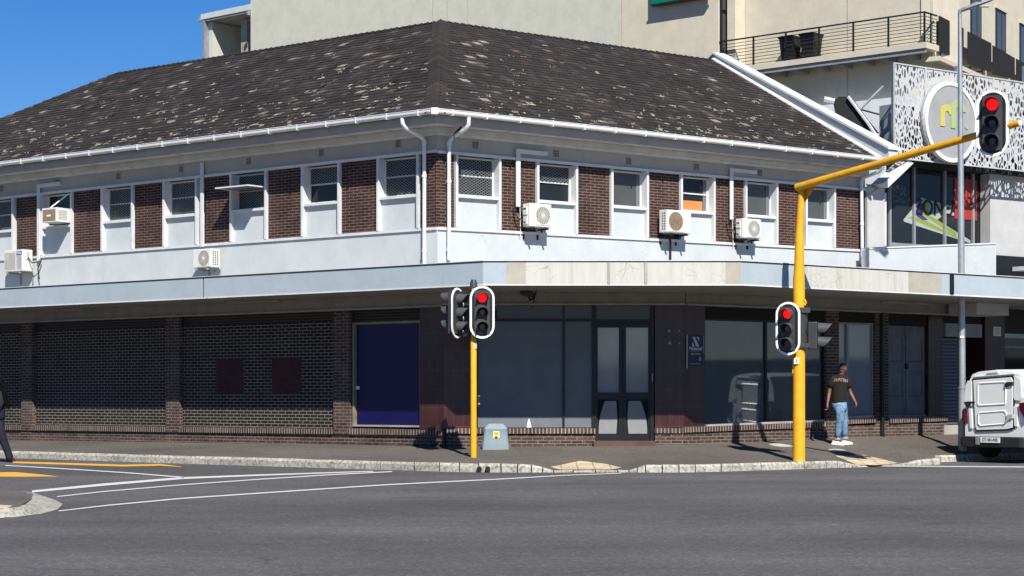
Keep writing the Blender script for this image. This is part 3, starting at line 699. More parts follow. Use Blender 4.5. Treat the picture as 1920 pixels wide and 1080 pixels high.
def roof_slope(W_, fr, tp, runmax, corner_left, hipL, name):
    """hipL: ((x at eave),(x at ridge)) for the far end"""
    sl = math.sqrt(1+tp*tp); ex = (ec-Vector(CL)).dot(Vector(W_.d)); ax = (AP.xy-Vector(CL)).dot(Vector(W_.d))
    Ls = runmax*sl; row = .2; n = int(Ls/row)
    b = B(); rr = random.Random(5 if fr is fL else 9); cl = b.bm.loops.layers.color.new('tile'); uv = b.bm.loops.layers.uv.new('UVMap')
    def pt(x, t, h): # along slope t, height above plane h
        return (x, -OE+t/sl-h*tp/sl*0, EZ+t*tp/sl+h)
    for k in range(n+1):
        t0 = k*Ls/(n+1); t1 = t0+Ls/(n+1)+.03
        f = min(1, (t0+.03)/Ls); xc = ex+(ax-ex)*f; xe = hipL[0]+(hipL[1]-hipL[0])*f
        lo, hi = (xc, xe) if corner_left else (xe, xc)
        if k == 0: pass
        x = lo; off = rr.uniform(0, .1)+(k % 2)*.12; first = True
        sag = .0
        while x < hi-.01:
            x2 = min(hi, x+(off+.06 if first else .235+rr.uniform(-.012, .012))); first = False
            h0 = .024+rr.uniform(-.004, .008); h1 = h0+rr.uniform(-.004, .004); dt = rr.uniform(-.010, .010)
            if rr.random() < .012: h1 += .02
            c = (min(1, abs(rr.gauss(.4, .22)) if rr.random() > .035 else rr.uniform(.9, 1)), 0, 0, 1)
            v = [pt(x+.003, t0+dt, h0), pt(x2-.003, t0+dt, h1), pt(x2-.003, t1, .006), pt(x+.003, t1, .006), pt(x+.003, t0+dt, -.01), pt(x2-.003, t0+dt, -.01)]
            q = [b.bm.verts.new(p) for p in v]
            tex = [(x, t0), (x2, t0), (x2, t1), (x, t1), (x, t0), (x2, t0)]
            for ff in ((0, 1, 2, 3), (4, 5, 1, 0)):
                fa = b.bm.faces.new([q[i] for i in ff])
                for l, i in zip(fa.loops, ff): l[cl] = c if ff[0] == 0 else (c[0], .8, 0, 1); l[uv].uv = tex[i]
            x = x2
    o = bp(b, name, 'tileroof', fr, uvdone=True)
    u_ = B(); e0, e1 = (ex, hipL[0]) if corner_left else (hipL[0], ex); a0, a1 = (ax, hipL[1]) if corner_left else (hipL[1], ax)
    u_.face([(e0, -OE, EZ-.012), (e1, -OE, EZ-.012), (a1, -OE+runmax, EZ+tp*runmax-.012), (a0, -OE+runmax, EZ+tp*runmax-.012)])
    bp(u_, 'roof_underlay', 'roofmetal', fr, parent=o)
    return ax
p0, p1 = roofplane(WL, 190, 149, PL), roofplane(WL, 0, 224, PL)
k_ = (p1.x-p0.x)/(p1.y-p0.y); xr = p0.x+k_*(runL-OE-p0.y); xe = p0.x+k_*(-OE-p0.y)
print('left hip', p0, p1, xr, xe, 'runL', runL)
axL = roof_slope(WL, fL, PL, runL, False, (xe, xr), 'roof')
rr1, rr0 = roofplane(WR, 1350, 121, PR), roofplane(WR, 1640, 290, PR)
print('right verge', rr1, rr0)
XV = (rr1.x+rr0.x)/2
axR = roof_slope(WR, fR, PR, run, True, (rr0.x+.1, rr1.x+.05), 'roof')
# far slopes, plain sheets seen only from elsewhere
b = B()
LRt = WL.pos(xr, runL-OE, AP.z); b.face([AP, LRt, WL.pos(xr-2, 2*runL-OE, EZ), WL.pos(axL, 2*runL-OE, EZ)])
b.face([LRt, WL.pos(xe, -OE, EZ), WL.pos(xe-1, 2*runL-OE, EZ)])
RRt = WR.pos(rr1.x, run-OE, AP.z); b.face([AP, RRt, WR.pos(rr1.x, 2*run-OE, EZ), WR.pos(axR, 2*run-OE, EZ)])
b.build('rear_roof', M['roofmetal'], BLD, Matrix.Identity(4))
# hip and ridge caps
def caps(p, q, wdt, name, n, lift=.03, side=None):
    b = B(); p, q = Vector(p), Vector(q); d = (q-p)/n; t = d.normalized(); s = t.cross(Vector((0, 0, 1))).normalized()
    rr = random.Random(11); cl = b.bm.loops.layers.color.new('tile'); uv = b.bm.loops.layers.uv.new('UVMap')
    for i in range(n):
        a = p+d*i+Vector((0, 0, lift+.022)); e = p+d*(i+1.12)+Vector((0, 0, lift-.004)); c = (min(.7, abs(rr.gauss(.35, .15))), 0, 0, 1); j = rr.uniform(-.01, .01)
        dr = Vector((0, 0, wdt*.5))
        A = [a+s*wdt-dr, a+s*j, a-s*wdt-dr]; E = [e+s*wdt*.92-dr, e+s*j, e-s*wdt*.92-dr]; bt = [x-Vector((0, 0, .03)) for x in A]
        for f in ((A[0], A[1], E[1], E[0]), (A[1], A[2], E[2], E[1]), (bt[0], bt[1], A[1], A[0]), (bt[1], bt[2], A[2], A[1])):
            fa = b.face(f)
            for l in fa.loops: l[cl] = c; l[uv].uv = (i, 9)
    return b.build(name, M['tileroof'], BLD, Matrix.Identity(4), uvdone=True)
caps((*ec, EZ+.0), AP, .215, 'hip_tiles', 34, .06)
caps(AP, LRt, .12, 'ridge_tiles', 60, .02)
caps(AP, RRt, .12, 'ridge_tiles', 44, .02)
caps(WL.pos(xe, -OE, EZ), LRt, .12, 'hip_tiles', 30, .02)
# downpipes
def pipe(W_, fr, pts, r=.042, collars=()):
    b = B(); b.tube([(W_.x(u, y), y, W_.z(u, v, y)) for u, v, y in pts], r, 12)
    for i in collars:
        u, v, y = i; x, z = W_.px(u, v, y); b.tube([(x, y, z-.03), (x, y, z+.03)], r+.010, 12)
    return bp(b, 'downpipe', 'gutter', fr, smooth=True)
pipe(WL, fL, [(754, 222, -OE-.05), (755, 232, -OE-.05), (760, 240, -OE+.02), (790, 257, -.16), (795.5, 264, -.10), (795.5, 498, -.10)], collars=[(795.5, 268, -.10), (795.5, 330, -.1), (795.5, 470, -.1)])
pipe(WR, fR, [(879, 220, -OE-.05), (879, 233, -OE-.05), (873, 242, -OE+.03), (848, 258, -.16), (842, 266, -.10), (842, 488, -.10)], collars=[(842, 270, -.10), (842, 340, -.1), (842, 468, -.1)])
pipe(WR, fR, [(1655, 306, -OE-.05), (1655, 314, -OE-.02), (1648, 322, -OE+.1), (1620, 333, -.14), (1615.5, 340, -.10), (1617, 495, -.10)], collars=[(1615.6, 345, -.10), (1616, 420, -.1)])
# service trunking to the air conditioners
def trunk(W_, fr, u, v0, v1, w=.08, u2=None, v2=None):
    x = W_.x(u, -.04); b = B(); b.box(x-w/2, x+w/2, -.085, -.052, W_.z(u, v1, -.05), W_.z(u, v0, -.05))
    if u2:
        x2 = W_.x(u2, -.04); z = W_.z(u, v0, -.05); b.hexa(x+w/2, x2, -.086, -.004, lambda t: z-.09, lambda t: z-.003)
    bp(b, 'cable_trunking', 'trim', fr, bevel=.006)
trunk(WL, fL, 380.5, 305, 463, .10); trunk(WL, fL, 74, 345, 490, .10, 113)
trunk(WR, fR, 970, 279, 388, .11, 1025); trunk(WR, fR, 1370, 315, 412, .10, 1417)
b = B(); b.tube([(WR.x(u, -.04), -.06, WR.z(u, v, -.04)) for u, v in ((1253, 440), (1256, 452), (1256, 488))], .022, 8); bp(b, 'condensate_pipe', 'black', fR)
b = B(); b.tube([(WR.x(u, -.04), -.06, WR.z(u, v, -.04)) for u, v in ((974, 388), (975, 444))], .008, 6); bp(b, 'cable', 'gutter', fR); b = B(); b.tube([(WR.x(u, -.04), -.06, WR.z(u, v, -.04)) for u, v in ((1372, 410), (1374, 462))], .008, 6); bp(b, 'cable', 'gutter', fR)

# --- canopy round the ground floor
oL, yC, oR = 1.51, 36.5, None
fz0, fz1 = 3.475, 3.92
cA = None
nL = Vector(WL.n); cfL = nL.dot(Vector(CL))-oL
pA = Vector(((cfL-nL.y*yC)/nL.x, yC))                    # left run meets the chamfer run
pB = Vector(((1391-CX)/F*yC, yC))                        # chamfer meets the right run
nR = Vector(WR.n); cfR = nR.dot(pB)
print('canopy corners', pA, pB)
pL = on(WL.n, cfL, -900); pD = pB+Vector(WR.d)*14
out = [pL, pA, pB, pD]
def canopy_ring(name, mat, o0, o1, z0, z1):
    b = B()
    def off(o):
        r = []
        ns = [-nL, Vector((0, -1)), -nR]
        for i, p in enumerate(out):
            if i == 0: r.append(p+ns[0]*o)
            elif i == 3: r.append(p+ns[2]*o)
            else:
                a, c = ns[i-1], ns[i]; k = 1+a.dot(c); r.append(p+(a+c)/k*o)
        return r
    A, I = off(o0), off(o1)
    for i in range(3):
        q = [(A[i], z0), (A[i+1], z0), (I[i+1], z0), (I[i], z0), (A[i], z1), (A[i+1], z1), (I[i+1], z1), (I[i], z1)]
        v = [b.bm.verts.new((*p, z)) for p, z in q]
        for f in ((0, 1, 5, 4), (3, 2, 6, 7), (4, 5, 6, 7), (3, 2, 1, 0)): b.bm.faces.new([v[k] for k in f])
        if i == 0: b.bm.faces.new([v[0], v[4], v[7], v[3]])
        if i == 2: b.bm.faces.new([v[1], v[5], v[6], v[2]])
    return b.build(name, M[mat], BLD, Matrix.Identity(4))
canopy_ring('canopy_fascia', 'canopyblue', 0, -.10, fz0, fz1)
canopy_ring('canopy_flashing', 'dark', .012, -.12, fz1+.002, fz1+.022)
canopy_ring('canopy_coping', 'trim', .006, -.14, fz1+.024, fz1+.036)
canopy_ring('drip_edge', 'trim', .008, .001, fz0, fz0+.028)
# slab: polygon between fascia and walls
wl = Vector(WL.pos(WL.x(-900), .2).xy); poly = [pL-(-nL)*.1, pA+Vector((0, .12)), pB+Vector((0, .12)), pD+nR*.1, pD+nR*3.2, Vector((cp.x, cp.y+3.2)), WL.pos(0, .25).xy, wl]
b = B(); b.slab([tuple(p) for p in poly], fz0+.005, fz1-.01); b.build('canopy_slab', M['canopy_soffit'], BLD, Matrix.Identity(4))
# repainted stretches of fascia: each stands 3 mm proud of the board
WFc = Wall((1, 0), (pA.x, yC)); WFr = Wall(WR.d, tuple(pB))
def patch(W_, u0, u1, mat, z0=fz0+.03, z1=fz1-.002, d=.004, nm='fascia_panel'):
    b = B(); b.box(W_.x(u0), W_.x(u1), -d, .002, z0, z1); return bp(b, nm, mat, W_.mat)
patch(WFc, 950, 986, 'beige'); patch(WFc, 986, 1071, 'patch'); patch(WFc, 1072.5, 1139, 'patch'); patch(WFc, 1144, 1208, 'patch'); patch(WFc, 1214, 1360, 'patch'); patch(WFc, 1360, 1389.5, 'beige')
patch(WFc, 1139.5, 1143.5, 'concrete_grey', d=.02); patch(WFc, 1208.5, 1213.5, 'concrete_grey', d=.02)
patch(WFr, 1512, 1703, 'patch'); patch(WFr, 1703, 1765, 'beige'); patch(WFr, 1766, 1780, 'canopyblue')
patch(WFr, 1780.5, 1787, 'black', d=.03, nm='downpipe')
WFl = Wall(WL.d, tuple(pA))
b = B(); x = WFl.x(382); b.box(x-.008, x+.008, -.006, .002, fz0+.03, fz1); x = WFl.x(927); bp(b, 'fascia_joint', 'dark', WFl.mat)
# bulkhead where soffit meets wall, and batten lights
def bulk(W_, x0, x1, z0=3.24):
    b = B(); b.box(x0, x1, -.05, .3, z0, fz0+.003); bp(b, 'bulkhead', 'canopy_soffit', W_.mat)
    b = B(); b.box(x0, x1, -.10, .3, z0-.035, z0-.001); bp(b, 'bulkhead_moulding', 'concrete_grey', W_.mat)
bulk(WL, WL.x(-900), GX-.03, 3.23); bulk(WC, -.06, CW+.02, 3.26); bulk(WG, 0.02, 9.5, 3.26)
for W_, a, c, v in ((WL, 77, 160, 580), (WL, 428, 526, 567.5), (WG, 1650, 1738, 556)):
    x0, x1 = W_.x(a, -.2), W_.x(c, -.2); b = B(); b.box(x0, x1, -.26, -.20, fz0-.045, fz0+.003); bp(b, 'batten_light', 'concrete_grey', W_.mat, bevel=.008)
# --- ground floor, long left side
gz = WL.line((60, 826), (780, 837))
st, sb = WL.line((60, 797), (780, 806.5)), WL.line((60, 807), (780, 816))
TOP = 3.24
def wallbox(W_, x0, x1, y0, y1, z0, z1, name, mat, **k):
    b = B(); b.hexa(x0, x1, y0, y1, z0, z1); return bp(b, name, mat, W_.mat, **k)
xs = lambda u: WL.x(u)
piers = [(-470, -445), (-215, -193), (42, 62), (313, 338), (627, 657)]
wallbox(WL, WL.x(-900), xs(787), 0, .3, -.1, fn(sb, 0), 'plinth', 'brick_low')
for a, c in piers: wallbox(WL, xs(a), xs(c), -.035, .3, fn(sb, .001), TOP, 'brick_pier', 'brick_low')
edges = [-900] + [e for p in piers for e in p]
bays = [(62, 313), (338, 627), (-193, 42), (-445, -215)]
for a, c in bays:
    x0, x1 = xs(a), xs(c)
    wallbox(WL, x0+.002, x1-.002, -.045, .30, fn(sb, .002), fn(st, .0), 'soldier_course', 'soldier')
    wallbox(WL, x0+.001, x1-.001, .075, .30, fn(st, .001), 2.98, 'brick_infill', 'brick_panel')
    wallbox(WL, x0+.001, x1-.001, .05, .30, 2.981, TOP-.0, 'louvre_band', 'louvre')
for a, c, v0, v1 in ((402, 452, 674, 740), (505, 559, 670, 740)):
    wallbox(WL, xs(a), xs(c), .066, .076, WL.z((a+c)/2, v1, .07), WL.z((a+c)/2, v0, .07), 'painted_patch', 'redpaint')
# blue shopfront
x0, x1 = xs(657), xs(787)
wallbox(WL, x0+.002, x1-.002, -.045, .3, fn(sb, .002), WL.line((660, 803), (787, 805.5)), 'soldier_course', 'soldier')
zd0, zd1 = WL.z(720, 797), WL.z(720, 607)
wallbox(WL, x0+.10, x1-.035, .10, .3, zd0, zd1, 'shop_door', 'blue')
b = B(); b.box(x0+.03, x0+.08, .03, .3, zd0-.04, zd1+.05); b.box(x1-.035, x1-.012, .03, .3, zd0-.04, zd1+.05); b.box(x0+.08, x1-.035, .03, .3, zd0-.04, zd0); b.box(x0+.08, x1-.035, .06, .3, zd1, zd1+.05)
bp(b, 'door_frame', plain('cream_worn_frame', (.26, .235, .16), .7, .35, streak=.3), fL)
wallbox(WL, x0+.001, x1-.001, .07, .3, zd1+.051, TOP, 'louvre_band', 'louvre')
b = B(); xx, zz = WL.px(670, 727, .09); b.box(xx-.055, xx+.055, .088, .098, zz-.035, zz+.035); bp(b, 'door_notice', 'stickerwhite', fL)
b = B(); b.hexa(x0+.1, x1-.04, -.02, .1, zd0-.035, zd0-.005); bp(b, 'worn_sill', 'concrete_grey', fL)
# tiled pier round the corner
wallbox(WL, xs(787), GX, -.0, .3, fn(st, .001), TOP, 'tiled_pier', 'tile')
wallbox(WL, xs(787)+.001, GX, -.045, .3, fn(sb, .002), fn(st, 0), 'soldier_course', 'soldier')
wallbox(WL, xs(787)+.001, GX, -.005, .3, -.1, fn(sb, 0), 'plinth', 'brick_low')
s0 = WC.z(1000, 803); s1 = WC.z(1000, 813)
wallbox(WC, .002, WC.x(893)-.001, 0.0, .3, s0+.001, TOP, 'tiled_pier', 'tile')
wallbox(WC, .05, WC.x(893)-.001, -.01, .3, 0, s1-.002, 'plinth', 'brick_low')
# chamfer shopfront
x0, x1 = WC.x(893), WC.x(1116)
wallbox(WC, x0, x1, -.01, .3, 0.0, s1-.002, 'plinth', 'brick_low')
wallbox(WC, .04, x1, -.055, .3, s1, s0, 'soldier_course', 'soldier')
zt, zb_ = WC.z(1000, 602.5), WC.z(1000, 801.5)
b = B(); b.box(x0+.03, WC.x(1055), .06, .09, zb_, zt); b.box(WC.x(1059), WC.x(1110), .06, .09, zb_, zt); pn = bp(b, 'shop_window', 'shopglass', fC)
b = B()
for u, ww in ((894.5, .03), (1057, .04), (1112, .05)): b.box(WC.x(u)-ww/2, WC.x(u)+ww/2, .02, .1, zb_-.03, TOP-.02)
b.box(x0, x1-.02, .022, .1, zt, zt+.06); b.box(x0, x1-.02, .0, .1, zb_-.035, zb_-.001)
bp(b, 'window_frame', 'black', fC, parent=pn)
b = B(); b.box(x0+.03, x1-.04, .07, .12, zt+.061, TOP-.02); bp(b, 'transom_pane', 'glass', fC, parent=pn)
# splash of primer rising into the pane
b = B(); x_, z_ = WC.px(992, 787, .05); b.prism([(x_-.05, z_-.16), (x_+.05, z_-.16), (x_+.02, z_-.03), (x_+.004, z_+.03), (x_-.02, z_-.01)], .0585, .0595); bp(b, 'paint_mark', 'stickerwhite', fC, parent=pn)
# door
xd0, xd1 = WC.x(1114), WC.x(1226); dz0, dz1 = WC.z(1170, 826), WC.z(1170, 604)
root_d = None
b = B(); b.box(xd0, xd0+.05, .02, .25, dz0-.1, TOP-.01); b.box(xd1-.07, xd1, .02, .25, dz0-.1, TOP-.01); b.box(xd0+.05, xd1-.07, .02, .25, dz1, dz1+.06)
df = bp(b, 'door_frame', 'black', fC)
b = B(); b.box(xd0+.05, xd1-.07, .10, .14, dz1+.061, TOP-.02); bp(b, 'transom_pane', 'glass', fC, parent=df)
for (a, c), (ga, gc) in zip(((1118, 1168), (1168.5, 1220)), ((1121, 1161), (1174, 1216))):
    l0, l1 = WC.x(a), WC.x(c); g0, g1 = WC.x(ga), WC.x(gc); y = .07
    zu1, zu0, zl1, zl0 = WC.z(0, 614), WC.z(0, 736), WC.z(0, 749), WC.z(0, 816)
    b = B(); b.box(l0, g0, y, y+.05, dz0, dz1); b.box(g1, l1, y, y+.05, dz0, dz1)
    b.box(g0, g1, y, y+.05, zu1, dz1); b.box(g0, g1, y, y+.05, zl1, zu0); b.box(g0, g1, y, y+.05, dz0, zl0)
    lf = bp(b, 'door', 'black', fC)
    b = B(); b.box(g0, g1, y+.03, y+.036, zu0, zu1); bp(b, 'door_pane', 'doorglass', fC, parent=lf)
    b = B(); b.box(g0, g1, y+.03, y+.036, zl0, zl1); bp(b, 'door_pane', 'glass', fC, parent=lf)
    # brushed whitewash inside the lower pane, with bowed edges
    sg = 1 if a == 1118 else -1; n = 10; w_ = g1-g0; pts = []
    for k in range(n+1):
        t = k/n; e = .34*(1-t)**.0*(math.sin(t*math.pi*.5)**2)*w_*.55
        pts.append((t, e))
    L1 = [((g0+.02+(w_*.30)*(t)**2.2) if sg > 0 else (g1-.02-(w_*.30)*t**2.2), zl0+.03+(zl1-zl0-.06)*t) for t, e in pts]
    L2 = [((g1-.03-.05*abs(t-.5)) if sg > 0 else (g0+.03+.05*abs(t-.5)), zl0+.03+(zl1-zl0-.06)*t) for t, e in pts]
    b = B(); b.prism(L1+L2[::-1], y+.0275, y+.0292); bp(b, 'whitewash', 'doorglass', fC, parent=lf)
b = B(); b.box(xd0-.02, xd1+.02, -.25, .28, dz0-.16, dz0-.004); bp(b, 'door_step', plain('dull_red_step', (.11, .06, .05), .8, .3), fC)
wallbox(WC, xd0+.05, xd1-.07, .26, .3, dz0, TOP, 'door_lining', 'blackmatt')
b = B(); b.tube([(WC.x(1223), .0, WC.z(0, 700)), (WC.x(1223), .0, WC.z(0, 715))], .012, 8); bp(b, 'door_bell', 'galv', fC)
# tiled corner pier right of the door
wallbox(WC, WC.x(1228), CW-.001, 0, .3, WC.z(0, 803), TOP, 'tiled_pier', 'tile')
wallbox(WC, WC.x(1227), CW-.012, -.04, .3, WC.z(0, 812), WC.z(0, 803)-.001, 'soldier_course', 'soldier')
wallbox(WC, WC.x(1228), CW-.002, -.01, .3, 0, WC.z(0, 812)-.001, 'plinth', 'brick_low')
for u, v, r in ((1254, 620.5, .03), (1274, 620, .02), (1256, 643, .035), (1274, 644, .02)):
    b = B(); x, z = WC.px(u, v); b.prism([(x-r, z-r*.7), (x+r, z-r*.9), (x+r*.4, z+r), (x-r*.7, z+r*.6)], -.004, .001); bp(b, 'chipped_tile', 'concrete_grey', fC)
# right ground floor
rt, rb = WG.line((1282, 801), (1545, 790.5)), WG.line((1282, 811), (1545, 800.5))
x = WG.x
wallbox(WG, 0.004, x(1322), 0, .3, fn(rt, .001), TOP, 'tiled_pier', 'tile')
wallbox(WG, 0.004, x(1668), -.01, .3, 0, fn(rb, -.001), 'plinth', 'brick_low')
wallbox(WG, -.02, x(1547), -.05, .3, rb, rt, 'soldier_course', 'soldier')
def shopwin(W_, u0, u1, vt, vb0, vb1, mats, splits, mat='black'):
    x0, x1 = W_.x(u0), W_.x(u1); zt = W_.z((u0+u1)/2, vt); zf = W_.line((u0, vb0), (u1, vb1))
    b = B(); e = [u0]+list(splits)+[u1]
    for p, q in zip(e, e[1:]): b.hexa(W_.x(p)+.03, W_.x(q)-.03, .07, .1, zf, zt)
    pn = bp(b, 'shop_window', mats, W_.mat)
    b = B()
    for u in e: b.hexa(W_.x(u)-.03+(.03 if u == e[0] else 0), W_.x(u)+.03-(.03 if u == e[-1] else 0), .03, .12, fn(zf, -.02), zt+.04)
    b.hexa(x0+.03, x1-.03, .032, .12, zt, zt+.04); bp(b, 'window_frame', mat, W_.mat, parent=pn)
    b = B(); b.hexa(x0+.03, x1-.03, -.03, .12, fn(zf, -.06), fn(zf, -.001)); bp(b, 'window_sill', 'concrete_grey', W_.mat, parent=pn)
    return pn, zt
shopwin(WG, 1322, 1546, 604, 796, 786.5, 'shopglassgreen', (1438.5,))
wallbox(WG, x(1322)+.001, x(1546)-.001, .04, .3, WG.z(1430, 604)+.041, TOP, 'lintel', 'blackmatt')
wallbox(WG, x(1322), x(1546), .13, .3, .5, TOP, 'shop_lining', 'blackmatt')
wallbox(WG, x(1547), x(1571), -.03, .3, .3, TOP, 'brick_pier', 'brick_low')
rt2, rb2 = WG.line((1571, 786), (1660, 781.5)), WG.line((1571, 796), (1660, 791.5))
wallbox(WG, x(1571)+.001, x(1641), -.045, .3, rb2, rt2, 'soldier_course', 'soldier')
shopwin(WG, 1571, 1639, 608.5, 781, 778.5, 'shopglasspale', (1591,), 'grey')
wallbox(WG, x(1571)+.001, x(1641), .04, .3, WG.z(1600, 608)+.04, TOP, 'lintel', 'blackmatt')
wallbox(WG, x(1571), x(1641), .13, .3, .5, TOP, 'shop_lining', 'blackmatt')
b = B(); b.tube([(x(1651), -.06, .45), (x(1651), -.06, TOP)], .045, 12); bp(b, 'downpipe', 'black', fG)
wallbox(WG, x(1641), x(1666), 0, .3, .3, TOP, 'brick_pier', 'brick_low')
rt3, rb3 = WG.line((1666, 783.5), (1775, 779.5)), WG.line((1666, 793.5), (1775, 789))
wallbox(WG, x(1666)+.001, x(1775), -.05, .3, rb3, rt3, 'soldier_course', 'soldier')
wallbox(WG, x(1668)+.001, x(1775), -.01, .3, .3, fn(rb3, -.001), 'plinth', 'brick_low')
zz0, zz1 = WG.z(1700, 778), WG.z(1700, 611)
for a, c in ((1667, 1701), (1702, 1738)):
    b = B(); b.box(x(a), x(c)-.01, .06, .10, zz0, zz1); d_ = bp(b, 'steel_shutter_door', 'doorgrey', fG, bevel=.004)
    b = B(); w_ = x(c)-x(a); a0, a1 = x(a)+w_*.12, x(c)-w_*.16
    for z0_, z1_ in ((zz0+.42, zz0+1.02), (zz0+1.2, zz1-.3)):
        b.box(a0, a1, .055, .059, z0_, z0_+.012); b.box(a1-.012, a1, .055, .059, z0_+.012, z1_)
    bp(b, 'raised_seam', 'dark', fG, parent=d_)
b = B(); b.tube([(x(1702), .02, WG.z(0+1702, 685)), (x(1702), .06, WG.z(1702, 685))], .05, 12); b.box(x(1702)-.03, x(1702)+.03, .0, .05, WG.z(1702, 692), WG.z(1702, 686)); bp(b, 'padlock', 'black', fG)
wallbox(WG, x(1667), x(1740), .05, .3, zz0-.10, zz0-.001, 'door_sill', 'concrete_grey')
wallbox(WG, x(1667), x(1740), .04, .3, zz1+.001, TOP, 'lintel', 'blackmatt')
wallbox(WG, x(1741), x(1768), .0, .3, fn(rt3, .001), TOP, 'tiled_pier', 'tile')

# ---------------------------------------------------------------- the neighbour further up the right street
NB = thing('neighbour_building', 'white neighbouring building with perforated metal screen above its dark glazing and round logo sign', 'building', at((*WR.pos(XR1+.1, 0).xy, 0)))
def nbp(mb, name, mat, W_, parent=None, **k): return mb.build(name, M[mat] if isinstance(mat, str) else mat, parent or NB, W_.mat, **k)
xr_ = WR.x
NE = xr_(2150)
# ground floor of the neighbour: roller shutter, entrance, tiled pier, shop
def nbox(W_, a, c, y0, y1, z0, z1, name, mat, parent=None):
    b = B(); b.hexa(W_.x(a), W_.x(c), y0, y1, z0, z1); return nbp(b, name, mat, W_, parent)
nbox(WG, 1768.5, 1799, .05, .3, WG.z(1785, 796), WG.z(1785, 634), 'roller_shutter', 'shutter')
nbox(WG, 1768.5, 1799, -.03, .3, .3, WG.z(1785, 797), 'shutter_sill', 'concrete_grey')
nbox(WG, 1772, 1840, -.02, .08, WG.z(1800, 632), WG.z(1800, 607), 'shop_light_box', 'grey')
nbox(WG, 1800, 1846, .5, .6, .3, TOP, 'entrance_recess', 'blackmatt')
nbox(WG, 1768.2, 1846, .09, .3, WG.z(1800, 606), TOP+.1, 'lintel', 'dark')
nbox(WG, 1847, 1884, -.0, .6, .3, TOP+.2, 'tiled_pier', 'tile')
nbox(WG, 1862, 1876, -.012, -.002, WG.z(1869, 630), WG.z(1869, 613), 'wall_notice', 'stickerwhite')
for k in range(5): nbox(WG, 1863.5, 1874.5, -.014, -.0125, WG.z(1869, 615.5+k*2.7)-.006, WG.z(1869, 615.5+k*2.7)+.004, 'notice_text', 'ink')
nbox(WG, 1886, 1990, .06, .2, 1.2, 2.75, 'shop_window', 'glass')
nbox(WG, 1886, 1990, .03, .12, 2.76, 2.85, 'window_frame', 'galv')
nbox(WG, 1886, 1990, .03, .12, 2.52, 2.56, 'window_frame', 'grey')
nbox(WG, 1886, 1990, .04, .3, 2.86, TOP+.2, 'lintel', 'dark')
nbox(WG, 1886, 1990, .0, .3, .3, 1.19, 'plinth', 'brick_low')
nbox(WG, 1766, 1826, -1.0, -.2, WG.z(1790, 588, -1), fz0, 'entrance_canopy', 'lightgrey')
# first floor recess beside the corner building
Wn = WR
zf0 = 3.9
nbox(Wn, 1623.5, 1656, -.02, .25, Wn.z(1640, 468), Wn.z(1640, 352), 'pilaster', 'lightgrey')
b = B(); b.prism([(Wn.x(1623.5), Wn.z(1623.5, 368)), (Wn.x(1656), Wn.z(1656, 345)), (Wn.x(1656), Wn.z(1656, 468)), (Wn.x(1623.5), Wn.z(1623.5, 468))], -.05, -.021); nbp(b, 'pilaster', 'lightgrey', Wn)
b = B(); b.box(Wn.x(1656)+.0, Wn.x(1668), .1, .6, Wn.z(1660, 460), 6.4); nbp(b, 'window_reveal', 'trim', Wn)
b = B(); A = [(1655, 344), (1704, 300), (1712, 306), (1664, 352)]; b.prism([Wn.px(u, v, -.3) for u, v in A], -.32, .1); nbp(b, 'raking_fin', 'trim', Wn)
# glazing
gy = .62
gz0, gz1 = Wn.z(1770, 462, gy), Wn.z(1770, 322, gy)
b = B(); b.box(Wn.x(1664, gy), Wn.x(1872, gy), gy, gy+.04, gz0, gz1+.3); gl = nbp(b, 'shop_window', 'glass', Wn)
b = B()
for u in (1666, 1711.5, 1769, 1822, 1872): xx = Wn.x(u, gy); b.box(xx-.035, xx+.035, gy-.07, gy-.002, gz0-.1, gz1+.3)
b.box(Wn.x(1664, gy), Wn.x(1872, gy), gy-.068, gy-.003, gz0-.09, gz0)
nbp(b, 'window_frame', 'grey', Wn, gl)
# vinyl graphic on the glass (photo points to the glass plane)
def vin(pts, mat, k, name='window_vinyl'):
    b = B(); b.prism([Wn.px(1660+u/6.75, 310+v/6.75, gy-.01) for u, v in pts], gy-.004-.0015*k, gy-.0032-.0015*k); return nbp(b, name, mat, Wn, gl)
vin([(230, 690), (460, 410), (1070, 580), (1085, 690), (900, 640), (740, 625), (660, 690), (1080, 950), (1075, 985), (240, 712)], 'vinylwhite', 0)
vin([(285, 660), (350, 645), (480, 680), (900, 900), (910, 925), (560, 780)], 'lime', 1)
vin([(400, 560), (470, 470), (500, 480), (460, 620), (545, 690), (480, 695), (395, 640)], 'purple', 2)
vin([(460, 610), (520, 460), (565, 470), (535, 610), (910, 850), (900, 900), (700, 770)], 'lime', 3)
vin([(660, 690), (740, 640), (900, 655), (1075, 690), (1075, 940), (830, 760)], 'dark', 4)
tm = rootspace(NB, Wn.mat) @ Matrix.Translation((*[Wn.px(1770, 392, gy)[0], gy-.022], Wn.px(1770, 392, gy)[1]))
text('window_lettering', 'ZONEAVA', .46, M['ink'], gl, tm @ Matrix.Rotation(R_(-1.5), 4, 'Y') @ Matrix.Diagonal((1.08, 1, 1.2, 1)), .002, bold=.006)
nbox(Wn, 1824, 1866, gy-.03, gy-.005, Wn.z(1845, 415, gy), Wn.z(1845, 340, gy), 'red_poster', 'redvinyl', gl)
